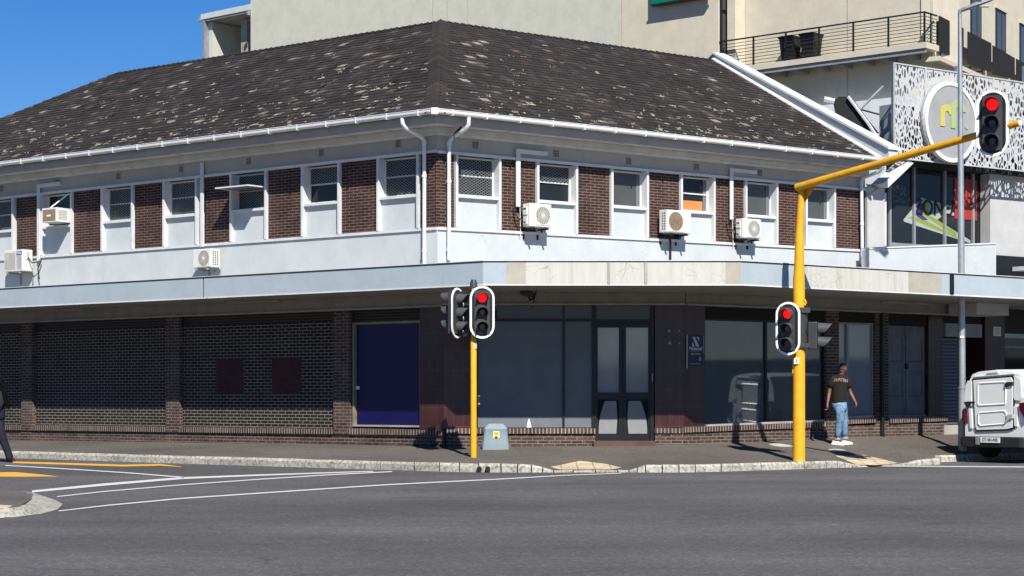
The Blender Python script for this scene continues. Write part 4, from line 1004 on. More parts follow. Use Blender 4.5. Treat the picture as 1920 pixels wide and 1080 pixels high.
# head band, right column, parapet upstand in front
b = B(); b.box(Wn.x(1664), NE, .15, .8, gz1+.02, gz1+.5); nbp(b, 'head_band', 'dark', Wn)
nbox(Wn, 1874, 2150, .3, .9, Wn.z(1900, 478), gz1+.1, 'wall', 'lightgrey')
nbox(Wn, 1874, 2150, .1, .29, zf0+.3, Wn.z(1900, 480), 'window_base', 'black')
b = B(); f0, f1 = Wn.line((1630, 467), (1865, 458), -.5), 3.93
x0, x1 = Wn.x(1627, -.5), Wn.x(1866, -.5)
b.hexa(x0, x1, -.5, -.3, 3.9, Wn.line((1630, 468), (1865, 458), -.5)); nbp(b, 'parapet', 'wall', Wn)
b = B(); b.hexa(x0, x1+.02, -.52, -.28, fn(f0, 0.002), fn(f0, .04)); b.box(x1+.001, x1+.03, -.5, .1, 3.9, Wn.z(1866, 458, -.5)); nbp(b, 'parapet_coping', 'trim', Wn)
nbox(Wn, 1875, 2150, -.9, -.4, Wn.z(1900, 507, -.6), Wn.z(1900, 499, -.6), 'ledge', 'trim')
b = B(); b.box(Wn.x(1656, -.53), Wn.x(1668, -.53), -.51, -.505, Wn.z(1662, 472, -.5), Wn.z(1662, 467, -.5)); nbp(b, 'wall_notice', 'stickerwhite', Wn)
b = B(); b.box(XR1+.05, NE, .9, 9, 0, 6.7); nbp(b, 'wall', 'lightgrey', Wn)
# perforated screen
sy = -.35
seams = [1676, 1735, 1798, 1862, 1925, 1990, 2060]
sT, sB = Wn.line((1676, 117), (1920, 154), sy), Wn.line((1676, 297), (1920, 322), sy)
for a, c in zip(seams, seams[1:]):
    x0, x1 = Wn.x(a, sy), Wn.x(c, sy); b = B(); v = [(x0+.03, sy, sB(x0)), (x1-.03, sy, sB(x1)), (x1-.03, sy, sT(x1)), (x0+.03, sy, sT(x0))]; b.face(v)
    p_ = nbp(b, 'perforated_panel', 'perf', Wn)
    b = B(); b.hexa(x0, x0+.03, sy-.02, sy+.03, sB, sT); b.hexa(x1-.03, x1-.002, sy-.02, sy+.03, sB, sT); b.hexa(x0+.03, x1-.03, sy-.02, sy+.03, fn(sT, -.03), sT); b.hexa(x0+.03, x1-.03, sy-.02, sy+.03, sB, fn(sB, .03))
    nbp(b, 'panel_frame', 'lightgrey', Wn, p_)
b = B()
for a in (1680, 1798, 1925):
    b = B(); xx = Wn.x(a, sy); b.box(xx-.04, xx+.04, sy+.031, sy+.12, Wn.z(a, 290, 0), Wn.z(a, 130, 0)); nbp(b, 'screen_post', 'grey', Wn)
b = B(); b.box(Wn.x(1700), NE, .5, .9, 7.25, 8.7); nbp(b, 'wall', 'grey', Wn)
# round logo sign on the screen
cx_, cz_ = Wn.px(1782, 229, sy-.15); RS = .98
def ringpts(r, n=44): return [(cx_+r*math.cos(2*math.pi*i/n), cz_+r*1.02*math.sin(2*math.pi*i/n)) for i in range(n)]
sg_ = thing('logo_sign', 'round white sign with a yellow and green letter m mounted on the perforated screen', 'sign', at(Wn.pos(cx_, sy-.1, cz_)))
b = B(); b.prism(ringpts(RS), sy-.18, sy-.03); b.build('sign_box', plain('dull_grey_sign_face', (.33, .335, .335), .4, .12), sg_, Wn.mat)
b = B(); o_, i_ = ringpts(RS+.01), ringpts(RS-.09); n = len(o_)
for i in range(n):
    j = (i+1) % n; b.face([(o_[i][0], sy-.2, o_[i][1]), (o_[j][0], sy-.2, o_[j][1]), (i_[j][0], sy-.2, i_[j][1]), (i_[i][0], sy-.2, i_[i][1])]); b.face([(o_[i][0], sy-.2, o_[i][1]), (o_[j][0], sy-.2, o_[j][1]), (o_[j][0], sy-.1, o_[j][1]), (o_[i][0], sy-.1, o_[i][1])]); b.face([(i_[i][0], sy-.2, i_[i][1]), (i_[j][0], sy-.2, i_[j][1]), (i_[j][0], sy-.181, i_[j][1]), (i_[i][0], sy-.181, i_[i][1])])
b.build('sign_rim', M['white'], sg_, Wn.mat)
def arch(u0, u1, vt, vb, t0, mat, k):   # an inverted U of the letter m
    (xa, za), (xb, zb) = Wn.px(u0, vb, sy-.19), Wn.px(u1, vt, sy-.19); r = (xb-xa)/2; t = t0; n = 12; cz = zb-r
    outer = [(xa, za)]+[((xa+xb)/2-r*math.cos(math.pi*i/n), cz+r*math.sin(math.pi*i/n)) for i in range(n+1)]
    inner = [((xa+xb)/2+(r-t)*math.cos(math.pi*i/n), cz+(r-t)*math.sin(math.pi*i/n)) for i in range(n+1)]
    b = B(); b.prism(outer+inner+[(xa+t, za)], sy-.20-.004*k, sy-.182); b.build('letter_stroke', mat, sg_, Wn.mat)
yl = plain('pale_yellow_acrylic', (.50, .46, .12), .4, .05); gr = plain('pale_green_acrylic', (.34, .45, .18), .4, .05)
arch(1763, 1788, 197, 236, .17, yl, 0); arch(1783, 1811, 190, 240, .17, gr, 1)
b = B(); dx, dz = Wn.px(1812.5, 238, sy-.19); b.tube([(dx, sy-.2, dz), (dx, sy-.18, dz)], .06, 14); b.build('letter_dot', M['vinylwhite'], sg_, Wn.mat)

# firewall between the roofs
b = B()
xv0, xv1 = XV+.02, XV+.36
ya, yb = -OE-.18, run-OE+.05
pr_ = [(ya, EZ-.05+0), (ya, EZ+.22), (yb, AP.z+.17), (yb+run, EZ+.2), (yb+run, EZ-.4), (yb, AP.z-.6)]
v0 = [b.bm.verts.new((xv0, y, z)) for y, z in pr_]; v1 = [b.bm.verts.new((xv1, y, z)) for y, z in pr_]
b.bm.faces.new(v0); b.bm.faces.new(v1[::-1])
for i in range(6): j = (i+1) % 6; b.bm.faces.new([v0[i], v0[j], v1[j], v1[i]])
fw = bp(b, 'firewall', 'wall', fR)
b = B(); q = [(xv0-.05, .012), (xv1+.05, .012), (xv1+.05, .07), (xv0-.05, .07)]
b.loft([[(xx, ya-.04, EZ+.22+h) for xx, h in q], [(xx, yb, AP.z+.17+h) for xx, h in q], [(xx, yb+run, EZ+.2+h) for xx, h in q]]); bp(b, 'firewall_coping', 'trim', fR, parent=fw)
# stepped lead flashing against the firewall
b = B(); n = 30
for i in range(n):
    t = i/n; y = ya+.15+(yb-ya-.15)*t; y2 = y+(yb-ya)/n; z = EZ+PR*(y+OE); b.face([(xv0-.006, y, z), (xv0-.006, y2, z+PR*(y2-y)), (xv0-.006, y2, z+.17), (xv0-.006, y, z+.08)])
bp(b, 'lead_flashing', 'lightgrey', fR, parent=fw)
b = B(); b.box(xv0-.16, xv0, -.0, .01, 0, .01)
b.bm.clear()
z_0, z_1 = EZ, AP.z
b.loft([[(xv0-.13, -OE+.02, EZ+.05), (xv0-.005, -OE+.02, EZ+.09), (xv0-.005, -OE+.02, EZ+.02), (xv0-.13, -OE+.02, EZ+.02)], [(xv0-.13, run-OE, AP.z+.05), (xv0-.005, run-OE, AP.z+.09), (xv0-.005, run-OE, AP.z+.02), (xv0-.13, run-OE, AP.z+.02)]]); bp(b, 'verge_flashing', 'lightgrey', fR, parent=fw)

# ---------------------------------------------------------------- the tall cream building behind
dTL, dTR = nrm(4177, -3600), nrm(2240, 3600)
TC = ((1724-CX)/F*69, 69)
WT = Wall(dTL, TC); WQ = Wall(dTR, TC)
TB = thing('tall_building', 'tall cream rendered building rising behind the tiled roof with narrow dark windows', 'building', at((*TC, 0)))
def tb(mb, name, mat, W_, parent=None, **k): return mb.build(name, M[mat] if isinstance(mat, str) else mat, parent or TB, W_.mat, **k)
ZH = 26
xt = WT.x
# C: wall behind the balcony (y=1.6 back), B and A: bays standing forward
b = B(); b.box(xt(1300), 0, 1.0, 3, 0, ZH); tb(b, 'wall', 'cream', WT)
b = B(); b.box(xt(1166), xt(1347), .0, 4, 0, ZH); tb(b, 'wall', 'cream', WT)
b = B(); b.box(xt(470, .02), xt(1166)-.02, .02, 14, 0, ZH); tb(b, 'wall', 'concrete_cream', WT)
b = B(); 
for u in (811, 838, 877): xx = xt(u); b.box(xx-.012, xx+.012, .012, .03, 8, ZH)
tb(b, 'wall_joint', 'concrete_grey', WT)
b = B(); b.box(xt(1363, .3), xt(1379, .3), .3, .98, 0, ZH); tb(b, 'pilaster', 'cream', WT, bevel=.02)
x0, x1 = xt(1347)+.02, xt(1364, 1.5)
xw = xt(1347)
b = B(); b.box(xw+.001, xw+.05, .08, .93, 10, ZH); wn = tb(b, 'window', 'black', WT)
zsp = WT.z(1355, 25, .5)
b = B(); b.box(xw+.051, xw+.06, .20, .80, 10.2, zsp-.08); b.box(xw+.051, xw+.06, .20, .80, zsp+.08, ZH-.1); tb(b, 'pane', 'glassgrey', WT, wn)
b = B(); xx = xt(1383.5, .95); b.tube([(xx, .94, 10), (xx, .94, ZH)], .05, 8); tb(b, 'downpipe', 'lightgrey', WT)
b = B(); xx = xt(1589, .99); b.box(xx-.012, xx+.012, .988, 1.01, 10, ZH); tb(b, 'wall_joint', 'concrete_grey', WT)
# side facing the right street
b = B(); b.box(1.0, 46, 0.02, .3, 0, ZH); tb(b, 'wall', 'cream', WQ)
b = B(); b.box(1.0, 1.4, -.02, .019, 0, ZH); tb(b, 'pilaster', 'cream', WQ)
# narrow windows, each in a raised surround
def tw(u0, u1, v0, v1):
    x0, x1 = WQ.x(u0), WQ.x(u1); z1, z0 = WQ.z((u0+u1)/2, v0), WQ.z((u0+u1)/2, v1)
    b = B(); b.box(x0, x1, -.015, .02, z0, z1); f = tb(b, 'window', 'black', WQ)
    b = B(); m_ = (x0*.45+x1*.55); b.box(x0+.12, m_-.05, -.02, -.0155, z0+.1, z1-.12); b.box(m_+.05, x1-.1, -.02, -.0155, z0+.1, z1-.12); tb(b, 'pane', 'glassgrey', WQ, f)
    b = B(); b.box(x1, x1+.25, -.05, .02, z0-.1, z1+.1); b.box(x0-.06, x1, -.05, .02, z1, z1+.1); tb(b, 'window_surround', 'cream', WQ, f)
for q in ((1768, 1790, -60, 44), (1820, 1840, -30, 72), (1867, 1886, 20, 98), (1912, 1930, 48, 125), (1768, 1790, 150, 260)): tw(*q)
for (u0, t0, b0), (u1, t1, b1) in (((1761, 29, 97), (1807, 53, 112)), ((1815, 59, 119), (1859, 81, 136)), ((1862, 85, 139), (1903, 109, 149)), ((1906, 110, 150), (1950, 134, 165))):
    b = B(); y_ = -.35; zt_, zb_2 = WQ.line((u0, t0), (u1, t1), y_), WQ.line((u0, b0), (u1, b1), y_)
    b.hexa(WQ.x(u0, y_), WQ.x(u1, y_), y_, y_+.03, zb_2, zt_); tb(b, 'balcony_panel', 'blackmatt', WQ)
b = B()
for u, v in ((1763, 105), (1790, 125), (1820, 135), (1842, 142)):
    xx = WQ.x(u, -.3); b.box(xx-.04, xx+.04, -.318, -.28, WQ.z(u, v, -.3), WQ.z(u, v-12, -.3)); b.box(xx-.04, xx+.04, -.279, .018, WQ.z(u, v-7, -.3), WQ.z(u, v-9, -.3))
tb(b, 'panel_bracket', 'black', WQ)
b = B(); b.box(.6, 46, -.55, .018, WQ.z(1850, 158, -.3), WQ.z(1850, 150, -.3)); tb(b, 'ledge', 'cream', WQ)
# balcony
by = .0
zt0 = WT.line((1420, 127), (1690, 84.5), by); zt1 = WT.line((1420, 137), (1700, 96), by)
xa, xb = xt(1352), 0.0
zs0 = WT.z(1690, 84.5, by); zs1 = zs0-.19-.02
b = B(); b.box(xa, xb+.25, by, .99, zs1, zs0); slab_ = tb(b, 'balcony_slab', 'cream', WT)
b = B(); x_ = xa+.4
while x_ < xb: b.box(x_, x_+.12, by+.135, .99, zs1-.22, zs1-.001); x_ += .95
b.box(xa, xb+.2, by+.06, by+.13, zs1-.16, zs1-.002); tb(b, 'balcony_joist', 'grey', WT)
rail = B(); hr = WT.z(1690, 27, by)-zs0
print('rail h', hr, 'slab z', zs0)
rail.box(xa-.1, xb+.2, by+.02, by+.09, zs0+hr-.05, zs0+hr)
rail.box(xb+.14, xb+.2, by+.091, .97, zs0+hr-.05, zs0+hr)
bl = tb(rail, 'handrail', 'black', WT)
b = B(); n = 6
for i in range(n+1):
    b = B(); x_ = xa+(xb+.17-xa)*i/n; b.box(x_-.03, x_+.03, by+.03, by+.08, zs0, zs0+hr-.05); tb(b, 'baluster', 'black', WT, bl)
b = B(); b.box(xb+.15, xb+.19, .5, .55, zs0, zs0+hr-.05)
tb(b, 'baluster', 'black', WT, bl)
b = B()
for k in range(8):
    z_ = zs0+.06+k*(hr-.1)/8; b.tube([(xa, by+.05, z_), (xb+.17, by+.05, z_)], .013, 5); b.tube([(xb+.17, by+.05, z_), (xb+.17, .97, z_)], .013, 5)
tb(b, 'rail_wire', 'black', WT, bl)
for i, (u, lab) in enumerate(((1482, 'black wheelie bin on the high balcony, the left one with a number on it'), (1521, 'black wheelie bin on the high balcony, the right one nearer the corner'))):
    y_ = .52; xx = WT.x(u, y_); t = thing('wheelie_bin', lab, 'bin', Matrix.Translation(WT.pos(xx, y_, zs0)) @ WT.mat.to_3x3().to_4x4(), 'wheelie bins on the balcony')
    wb, wt_, H_ = .24, .30, .92
    b = B(); b.loft([[(-w_, -d_, z_), (w_, -d_, z_), (w_, d_, z_), (-w_, d_, z_)] for w_, d_, z_ in ((wb, .24, .05), (wt_, .33, H_*.97), (wt_+.02, .36, H_*.97), (wt_+.02, .36, H_))]); b.build('bin_body', M['plastic'], t)
    b = B(); b.loft([[(-w_, -d_, z_), (w_, -d_, z_), (w_, d_, z_), (-w_, d_, z_)] for w_, d_, z_ in ((wt_+.03, .38, H_+.001), (wt_+.03, .38, H_+.05), (wt_-.06, .28, H_+.09))]); b.tube([(-.26, .4, H_+.02), (.26, .4, H_+.02)], .02, 6); b.build('lid', M['plastic'], t)
    for s_ in (-1, 1): b = B(); b.tube([(s_*.22, .22, .1), (s_*.28, .22, .1)], .1, 14); b.build('wheel', M['rubber'], t)
    if i == 0: text('bin_number', '5', .30, M['lettering'], t, Matrix.Translation((0, -.345, .62)), .003)
# green sign high on the wall
gs = thing('green_wall_sign', 'dark green panel sign projecting high on the cream wall at the top edge', 'sign', at(WT.pos(xt(1225), -.6, WT.z(1225, 12))))
y_ = -.35
b = B(); zz = lambda x: WT.z(1225, 8, y_); b.box(xt(1223, y_), xt(1330, y_), y_, y_+.12, WT.z(1223, 8, y_), WT.z(1223, 8, y_)+3); b.build('sign_panel', M['green'], gs, WT.mat)
b = B(); b.box(xt(1223, y_)-.04, xt(1330, y_), y_-.03, y_+.16, WT.z(1223, 8, y_)-.08, WT.z(1223, 8, y_)-.002); b.build('sign_frame', M['black'], gs, WT.mat)
b = B(); b.box(xt(1223, y_), xt(1223, y_)+.1, y_+.17, 0, WT.z(1223, 8, y_), WT.z(1223, 8, y_)+.1); b.build('bracket', M['black'], gs, WT.mat)
# open plant shelter on the roof at the left end
RS_ = thing('roof_shelter', 'open concrete shelter with a sloping slab beam at the left end of the tall building', 'shelter', at(WT.pos(xt(380), 0, 10)))
def rs(mb, name, mat): return mb.build(name, M[mat], RS_, WT.mat)
xa, xb = xt(379), xt(469)
zb1 = WT.line((376, 27), (466, 8), 0); zb0 = WT.line((376, 37), (466, 19), 0)
b = B(); b.hexa(xa-.1, xb-.0, 0, .2, zb0, zb1); b.hexa(xa-.1, xb, .201, 3.2, fn(zb1, -.12), fn(zb1, -.01)); rs(b, 'roof_slab', 'wall')
b = B(); b.hexa(xa+.02, xb-.001, .05, 3.1, fn(zb0, -.10), fn(zb0, -.001)); rs(b, 'roof_beam', 'concrete_grey')
b = B(); b.box(xa, xa+.14, .02, .3, 5, WT.z(380, 38)); rs(b, 'post', 'galv')
b = B(); b.box(xa+.14, xa+.40, .32, 3.1, 5, WT.z(385, 40)); b.box(xa+.3, xb, 3.0, 3.2, 5, WT.z(430, 30)); rs(b, 'wall', 'concrete_cream')
b = B(); b.box(xt(452, .8), xt(463, .8), .8, 1.1, 5, WT.z(455, 40, .8)); rs(b, 'pillar', 'concrete_grey')
b = B(); b.box(xa-.22, xa-.05, -.1, .1, WT.z(375, 40), WT.z(375, 33)); rs(b, 'floodlight', 'galv'); b = B(); b.box(xb-.12, xb-.0, -.12, -.0, WT.z(466, 29), WT.z(466, 21)); rs(b, 'floodlight', 'galv')
# folded black awning with a strut behind the firewall
aw = thing('folded_awning', 'folded black fabric awning with a thin strut lying behind the sloping firewall', 'awning', at(WR.pos(XV+1.2, 2, 8)))
def pw(u, v, Y): return ray(u, v, Y)
b = B(); P = [(1562, 192), (1572, 181), (1588, 181), (1600, 196), (1622, 226), (1642, 250), (1600, 236), (1566, 212)]
Yw = 52.5
f0 = [pw(u, v, Yw) for u, v in P]; f1 = [pw(u, v, Yw+.5)+Vector((.1, 0, .0)) for u, v in P]
b.loft([f0, f1]); b.build('awning_cloth', M['blackmatt'], aw, Matrix.Identity(4))
b = B(); b.tube([pw(1590, 181, Yw-.1), pw(1628, 232, Yw-.1), pw(1645, 258, Yw-.1)], .045, 6); b.tube([pw(1545, 186, Yw), pw(1564, 190, Yw)], .08, 6); b.build('awning_rail', M['trim'], aw, Matrix.Identity(4))
b = B(); b.tube([pw(1613, 205, Yw-.05), pw(1656, 162, Yw-.05)], .04, 6); b.build('strut', M['galv'], aw, Matrix.Identity(4))
b = B(); b.tube([pw(1613, 205, Yw), pw(1676, 222, Yw)], .025, 6); b.build('strut', M['black'], aw, Matrix.Identity(4))
# low plain wing under the balcony
lw = B(); lw.box(xt(1500), 0, .6, .99, 0, WT.z(1600, 196, 1.2)); tb(lw, 'ledge', 'trim', WT)
# ---------------------------------------------------------------- air conditioners on the facades
def place(W_, x, y, z): return Matrix.Translation(W_.pos(x, y, z)) @ W_.mat.to_3x3().to_4x4()
GRP = 'air conditioning units on the upper walls'
def fan_ac(W_, u0, u1, v0, v1, D, label, fan_left, rust=False, sideholes=None, yoff=.12):
    """u0,u1: photo columns of the front's edges, v0,v1 rows at the left edge"""
    yf = -(D+yoff); x0, zt = W_.px(u0, v0, yf); x1 = W_.x(u1, yf); zb = W_.z(u0, v1, yf); w_, h = x1-x0, zt-zb
    t = thing('air_conditioner', label, 'air conditioner', place(W_, (x0+x1)/2, -yoff, zb), GRP)
    b = B(); b.box(-w_/2, w_/2, -D, 0, 0, h); b.build('casing', M['white'], t, bevel=.012)
    r = min(h*.42, w_*.32); cx = (-w_/2+r+.045) if fan_left else (w_/2-r-.045); cz = h*.5
    b = B(); b.box(cx-r-.02, cx+r+.02, -D-.010, -D-.001, cz-r-.02, cz+r+.02); pl = b.build('fan_surround', M['white'], t, bevel=.004)
    b = B(); b.tube([(cx, -D-.012, cz), (cx, -D-.0105, cz)], r, 32); fg = b.build('fan_grille', M['rustgrille' if rust else 'grille'], t)
    b = B()
    for k in range(1, 7):
        rr = r*k/6.2; prev = None
        for i in range(28):
            a0, a1 = 2*math.pi*i/28, 2*math.pi*(i+1)/28
            b.face([(cx+rr*math.cos(a0), -D-.02, cz+rr*math.sin(a0)), (cx+rr*math.cos(a1), -D-.02, cz+rr*math.sin(a1)), (cx+(rr-.003)*math.cos(a1), -D-.02, cz+(rr-.003)*math.sin(a1)), (cx+(rr-.003)*math.cos(a0), -D-.02, cz+(rr-.003)*math.sin(a0))])
    for i in range(10):
        a = math.pi*i/10; c, s = math.cos(a)*r, math.sin(a)*r; nx, nz = -math.sin(a)*.003, math.cos(a)*.003
        b.face([(cx-c+nx, -D-.019, cz-s+nz), (cx+c+nx, -D-.019, cz+s+nz), (cx+c-nx, -D-.019, cz+s-nz), (cx-c-nx, -D-.019, cz-s-nz)])
    b.build('guard_wire', M['white' if not rust else 'rustgrille'], t, Matrix.Identity(4)) if False else None
    o = b.build('guard_wire', M['rustgrille' if rust else 'stickerwhite'], fg)
    sx = -1 if W_ is WR else 1; sx0 = sx*w_/2
    b = B()
    if sideholes == 'grid':
        n = 7; k2 = 3 if W_ is WL else 2
        for i in range(n):
            for k in range(k2):
                yy = -D+.06+k*.065; z_ = h*.12+i*h*.115; b.box(min(sx0, sx0+sx*.002), max(sx0, sx0+sx*.002)+.0, yy, yy+.032, z_, z_+h*.07)
        b.build('side_vent', M['blackmatt'], t)
    else:
        yy = -D*.55
        b.box(min(sx0, sx0+sx*.03), max(sx0, sx0+sx*.03), -D*.72, -D*.15, h*.50, h*.86); b.box(min(sx0, sx0+sx*.02), max(sx0, sx0+sx*.02), -D*.72, -D*.15, h*.1, h*.44); b.build('service_cover', M['white'], t, bevel=.008)
        b = B(); b.box(min(sx0+sx*.0301, sx0+sx*.033), max(sx0+sx*.0301, sx0+sx*.033), -D*.62, -D*.25, h*.74, h*.8); b.box(min(sx0+sx*.021, sx0+sx*.024), max(sx0+sx*.021, sx0+sx*.024), -D*.5, -D*.3, h*.16, h*.22); b.build('valve_recess', M['black'], t)
        b = B(); b.tube([(sx0+sx*.05, -D*.35, h*.2), (sx0+sx*.10, -D*.3, h*.28), (sx0+sx*.16, -.0, h*.55), (sx0+sx*.20, .02, h*1.0)], .018, 7); b.build('refrigerant_pipe', M['black'], t)
    for s_ in (-.32, .32):
        b = B(); b.box(s_*w_-.018, s_*w_+.018, -D-.03, yoff-.0, -.055, -.022); b.box(s_*w_-.018, s_*w_+.018, yoff-.03, yoff-.002, -.40*h-.05, .30*h if False else -.021)
        b.hexa(s_*w_-.012, s_*w_+.012, -D*.2, -D*.2+.02, -.1, -.056); b.build('bracket', M['grey' if W_ is WL else 'black'], t)
        b = B(); b.box(s_*w_-.03, s_*w_+.03, -D*.9, -D*.1, -.021, -.001); b.build('foot', M['galv'], t)
    return t, w_, h
fan_ac(WR, 993, 1034, 380.5, 424, .24, 'white air conditioner with clean round fan beside the first right-hand window', False)
fan_ac(WR, 1250.5, 1296, 392.5, 435, .26, 'white air conditioner with a rusty fan under the window with an orange board', True, True, 'grid')
fan_ac(WR, 1393, 1427, 409, 445.5, .24, 'small white air conditioner nearest the tall yellow mast', False)
fan_ac(WL, 362, 395, 468, 502.5, .28, 'white air conditioner on the pale band below the trunking on the left facade', False, False, 'grid')
# far left unit with plain front and blue sticker
D = .30; yf = -(D+.12); x0, zt = WL.px(7.5, 470, yf); x1 = WL.x(42.5, yf); zb = WL.z(7.5, 510, yf); w_, h = x1-x0, zt-zb
t = thing('air_conditioner', 'white air conditioner with plain grille and blue sticker at the far left edge', 'air conditioner', place(WL, (x0+x1)/2, -.12, zb), GRP)
b = B(); b.box(-w_/2, w_/2, -D, 0, 0, h); b.build('casing', M['white'], t, bevel=.012)
b = B()
for i in range(16): z_ = .05+i*(h-.1)/16; b.box(-w_/2+.03, w_*.12, -D-.006, -D-.001, z_, z_+.014)
b.build('front_grille', plain('beige_grille', (.55, .52, .44), .6), t)
b = B()
for i in range(13): z_ = .05+i*(h-.18)/13; b.box(w_*.19, w_*.44, -D-.006, -D-.001, z_, z_+.014)
b.build('front_grille', M['lightgrey'], t)
b = B(); b.box(w_*.17, w_*.46, -D-.009, -D-.002, h*.76, h*.92); b.build('brand_sticker', plain('blue_sticker', (.02, .13, .36), .4, 0), t)
text('sticker_lettering', 'Midea', .085, M['stickerwhite'], t, Matrix.Translation((w_*.315, -D-.011, h*.84)), .001)
b = B()
b.box(w_/2+.001, w_/2+.02, -D*.65, -D*.35, h*.55, h*.9); b.build('service_cover', M['lightgrey'], t, bevel=.006)
b = B(); b.tube([(w_/2+.02, -D*.5, h*.62), (w_/2+.12, -D*.4, h*.38), (w_/2+.28, -.05, h*.42), (w_/2+.30, 0.03, h*.6)], .016, 7); b.tube([(w_/2+.30, .03, h*.5), (w_/2+.20, -.0, h*.1), (w_/2+.22, .03, -.2)], .016, 7); b.build('refrigerant_pipe', M['black'], t)
for s_ in (-.33, .33):
    b = B(); b.box(s_*w_-.018, s_*w_+.018, -D-.02, .118, -.055, -.022); b.box(s_*w_-.018, s_*w_+.018, .09, .118, -.3, -.056); b.build('bracket', M['grey'], t)
    b = B(); b.box(s_*w_-.03, s_*w_+.03, -D*.9, -D*.1, -.021, -.001); b.build('foot', M['galv'], t)
# box unit set through a window
D = .42; yf = -D; x0, zt = WL.px(78.5, 391, yf); x1 = WL.x(106, yf); zb = WL.z(78.5, 418, yf); w_, h = x1-x0, zt-zb
t = thing('air_conditioner', 'box air conditioner standing out through a window with a square beige grille', 'air conditioner', place(WL, (x0+x1)/2, 0, zb), GRP)
b = B(); b.loft([[(-w_/2, y_, 0), (w_/2, y_, 0), (w_/2, y_, z_), (-w_/2, y_, z_)] for y_, z_ in ((-D, h), (-.0, h*.97), (.15, h*.95))]); b.build('casing', M['white'], t, bevel=.008)
b = B(); b.box(-w_*.42, w_*.42, -D-.006, -D-.001, h*.1, h*.88); b.build('front_grille', M['rustgrille'], t)
b = B(); b.box(-w_*.15, w_*.12, -D-.012, -D-.0065, h*.40, h*.52); b.build('badge', M['stickerwhite'], t)
b = B()
for i in range(6): b.box(w_/2+.001, w_/2+.004, -D+.06, -.10, h*.2+i*h*.11, h*.2+i*h*.11+.012)
b.build('side_vent', M['grey'], t)
b = B(); b.tube([(-w_*.05, -D+.05, h), (w_*.28, .06, h+.38)], .016, 6); b.build('stay', M['stickerwhite'], t)

# cctv camera on the canopy underside
p = ray(993, 552, 38.3)
cc = thing('security_camera', 'dark bullet security camera fixed under the canopy above the grey shop window', 'camera', Matrix.Translation(p) @ Matrix.Rotation(R_(14), 4, 'Y'))
b = B(); b.loft([[(x_, -s_, -q_), (x_, s_, -q_), (x_, s_, q_), (x_, -s_, q_)] for x_, s_, q_ in ((-.19, .05, .045), (.07, .055, .05), (.09, .04, .04))]); b.build('camera_body', M['signalgrey'], cc, bevel=.006)
b = B(); b.box(-.22, .08, -.065, .065, .051, .062); b.build('sun_shield', M['black'], cc)
b = B(); b.tube([(-.192, 0, 0), (-.20, 0, 0)], .035, 12); b.build('lens', M['lens'], cc)
b = B(); b.tube([(0, 0, -.05), (.03, 0, -.11), (.10, 0, -.06), (.11, 0, .05)], .022, 8); b.box(.10, .125, -.05, .05, -.16, .12); b.build('bracket', M['black'], cc)

# shop sign
xn, zn = WG.px(1303.5, 657, -.02); sw, sh = WG.x(1318.5)-WG.x(1288.5), WG.z(1303, 628)-WG.z(1303, 686)
sn = thing('shop_sign', 'dark navy estate agent board with white N logo on the maroon tiles', 'sign', place(WG, xn, -.02, zn))
b = B(); b.box(-sw/2, sw/2, -.012, .012, -sh/2, sh/2); b.build('sign_board', M['navy'], sn)
b = B(); b.box(-sw/2-.008, -sw/2-.0005, -.016, .012, -sh/2-.05, sh/2); b.box(sw/2+.0005, sw/2+.008, -.016, .012, -sh*.1, sh/2); b.build('sign_edge', M['lettering'], sn)
s_ = sw*.22; zc = sh*.28; y0, y1 = -.017, -.0125
b = B(); b.prism([(-s_*.95, zc+s_), (-s_*.25, zc+s_), (s_*.95, zc-s_), (s_*.25, zc-s_)], y0, y1); b.prism([(-s_*.95, zc-s_), (-s_*.95, zc-s_*.1), (-s_*.3, zc-s_)], y0, y1); b.prism([(s_*.95, zc+s_), (s_*.95, zc+s_*.1), (s_*.3, zc+s_)], y0, y1); b.build('logo', M['lettering'], sn)
text('sign_lettering', 'National', sw*.23, M['lettering'], sn, Matrix.Translation((0, -.014, sh*.06)), .001, bold=.002)
text('sign_lettering', '0861 05 05', sw*.13, M['lettering'], sn, Matrix.Translation((0, -.014, -sh*.12)), .001)
b = B(); b.box(-sw*.3, sw*.3, -.014, -.0125, sh*.005-.022, sh*.005-.018); b.box(-sw*.35, sw*.32, -.014, -.0125, -sh*.44, -sh*.43)
for i in range(16):
    a0, a1 = 2*math.pi*i/16, 2*math.pi*(i+1)/16; c = (sw*.27, -sh*.27)
    b.face([(c[0]+.03*math.cos(a0), -.0135, c[1]+.036*math.sin(a0)), (c[0]+.03*math.cos(a1), -.0135, c[1]+.036*math.sin(a1)), (c[0]+.017*math.cos(a1), -.0135, c[1]+.02*math.sin(a1)), (c[0]+.017*math.cos(a0), -.0135, c[1]+.02*math.sin(a0))])
b.build('sign_marks', M['lettering'], sn)

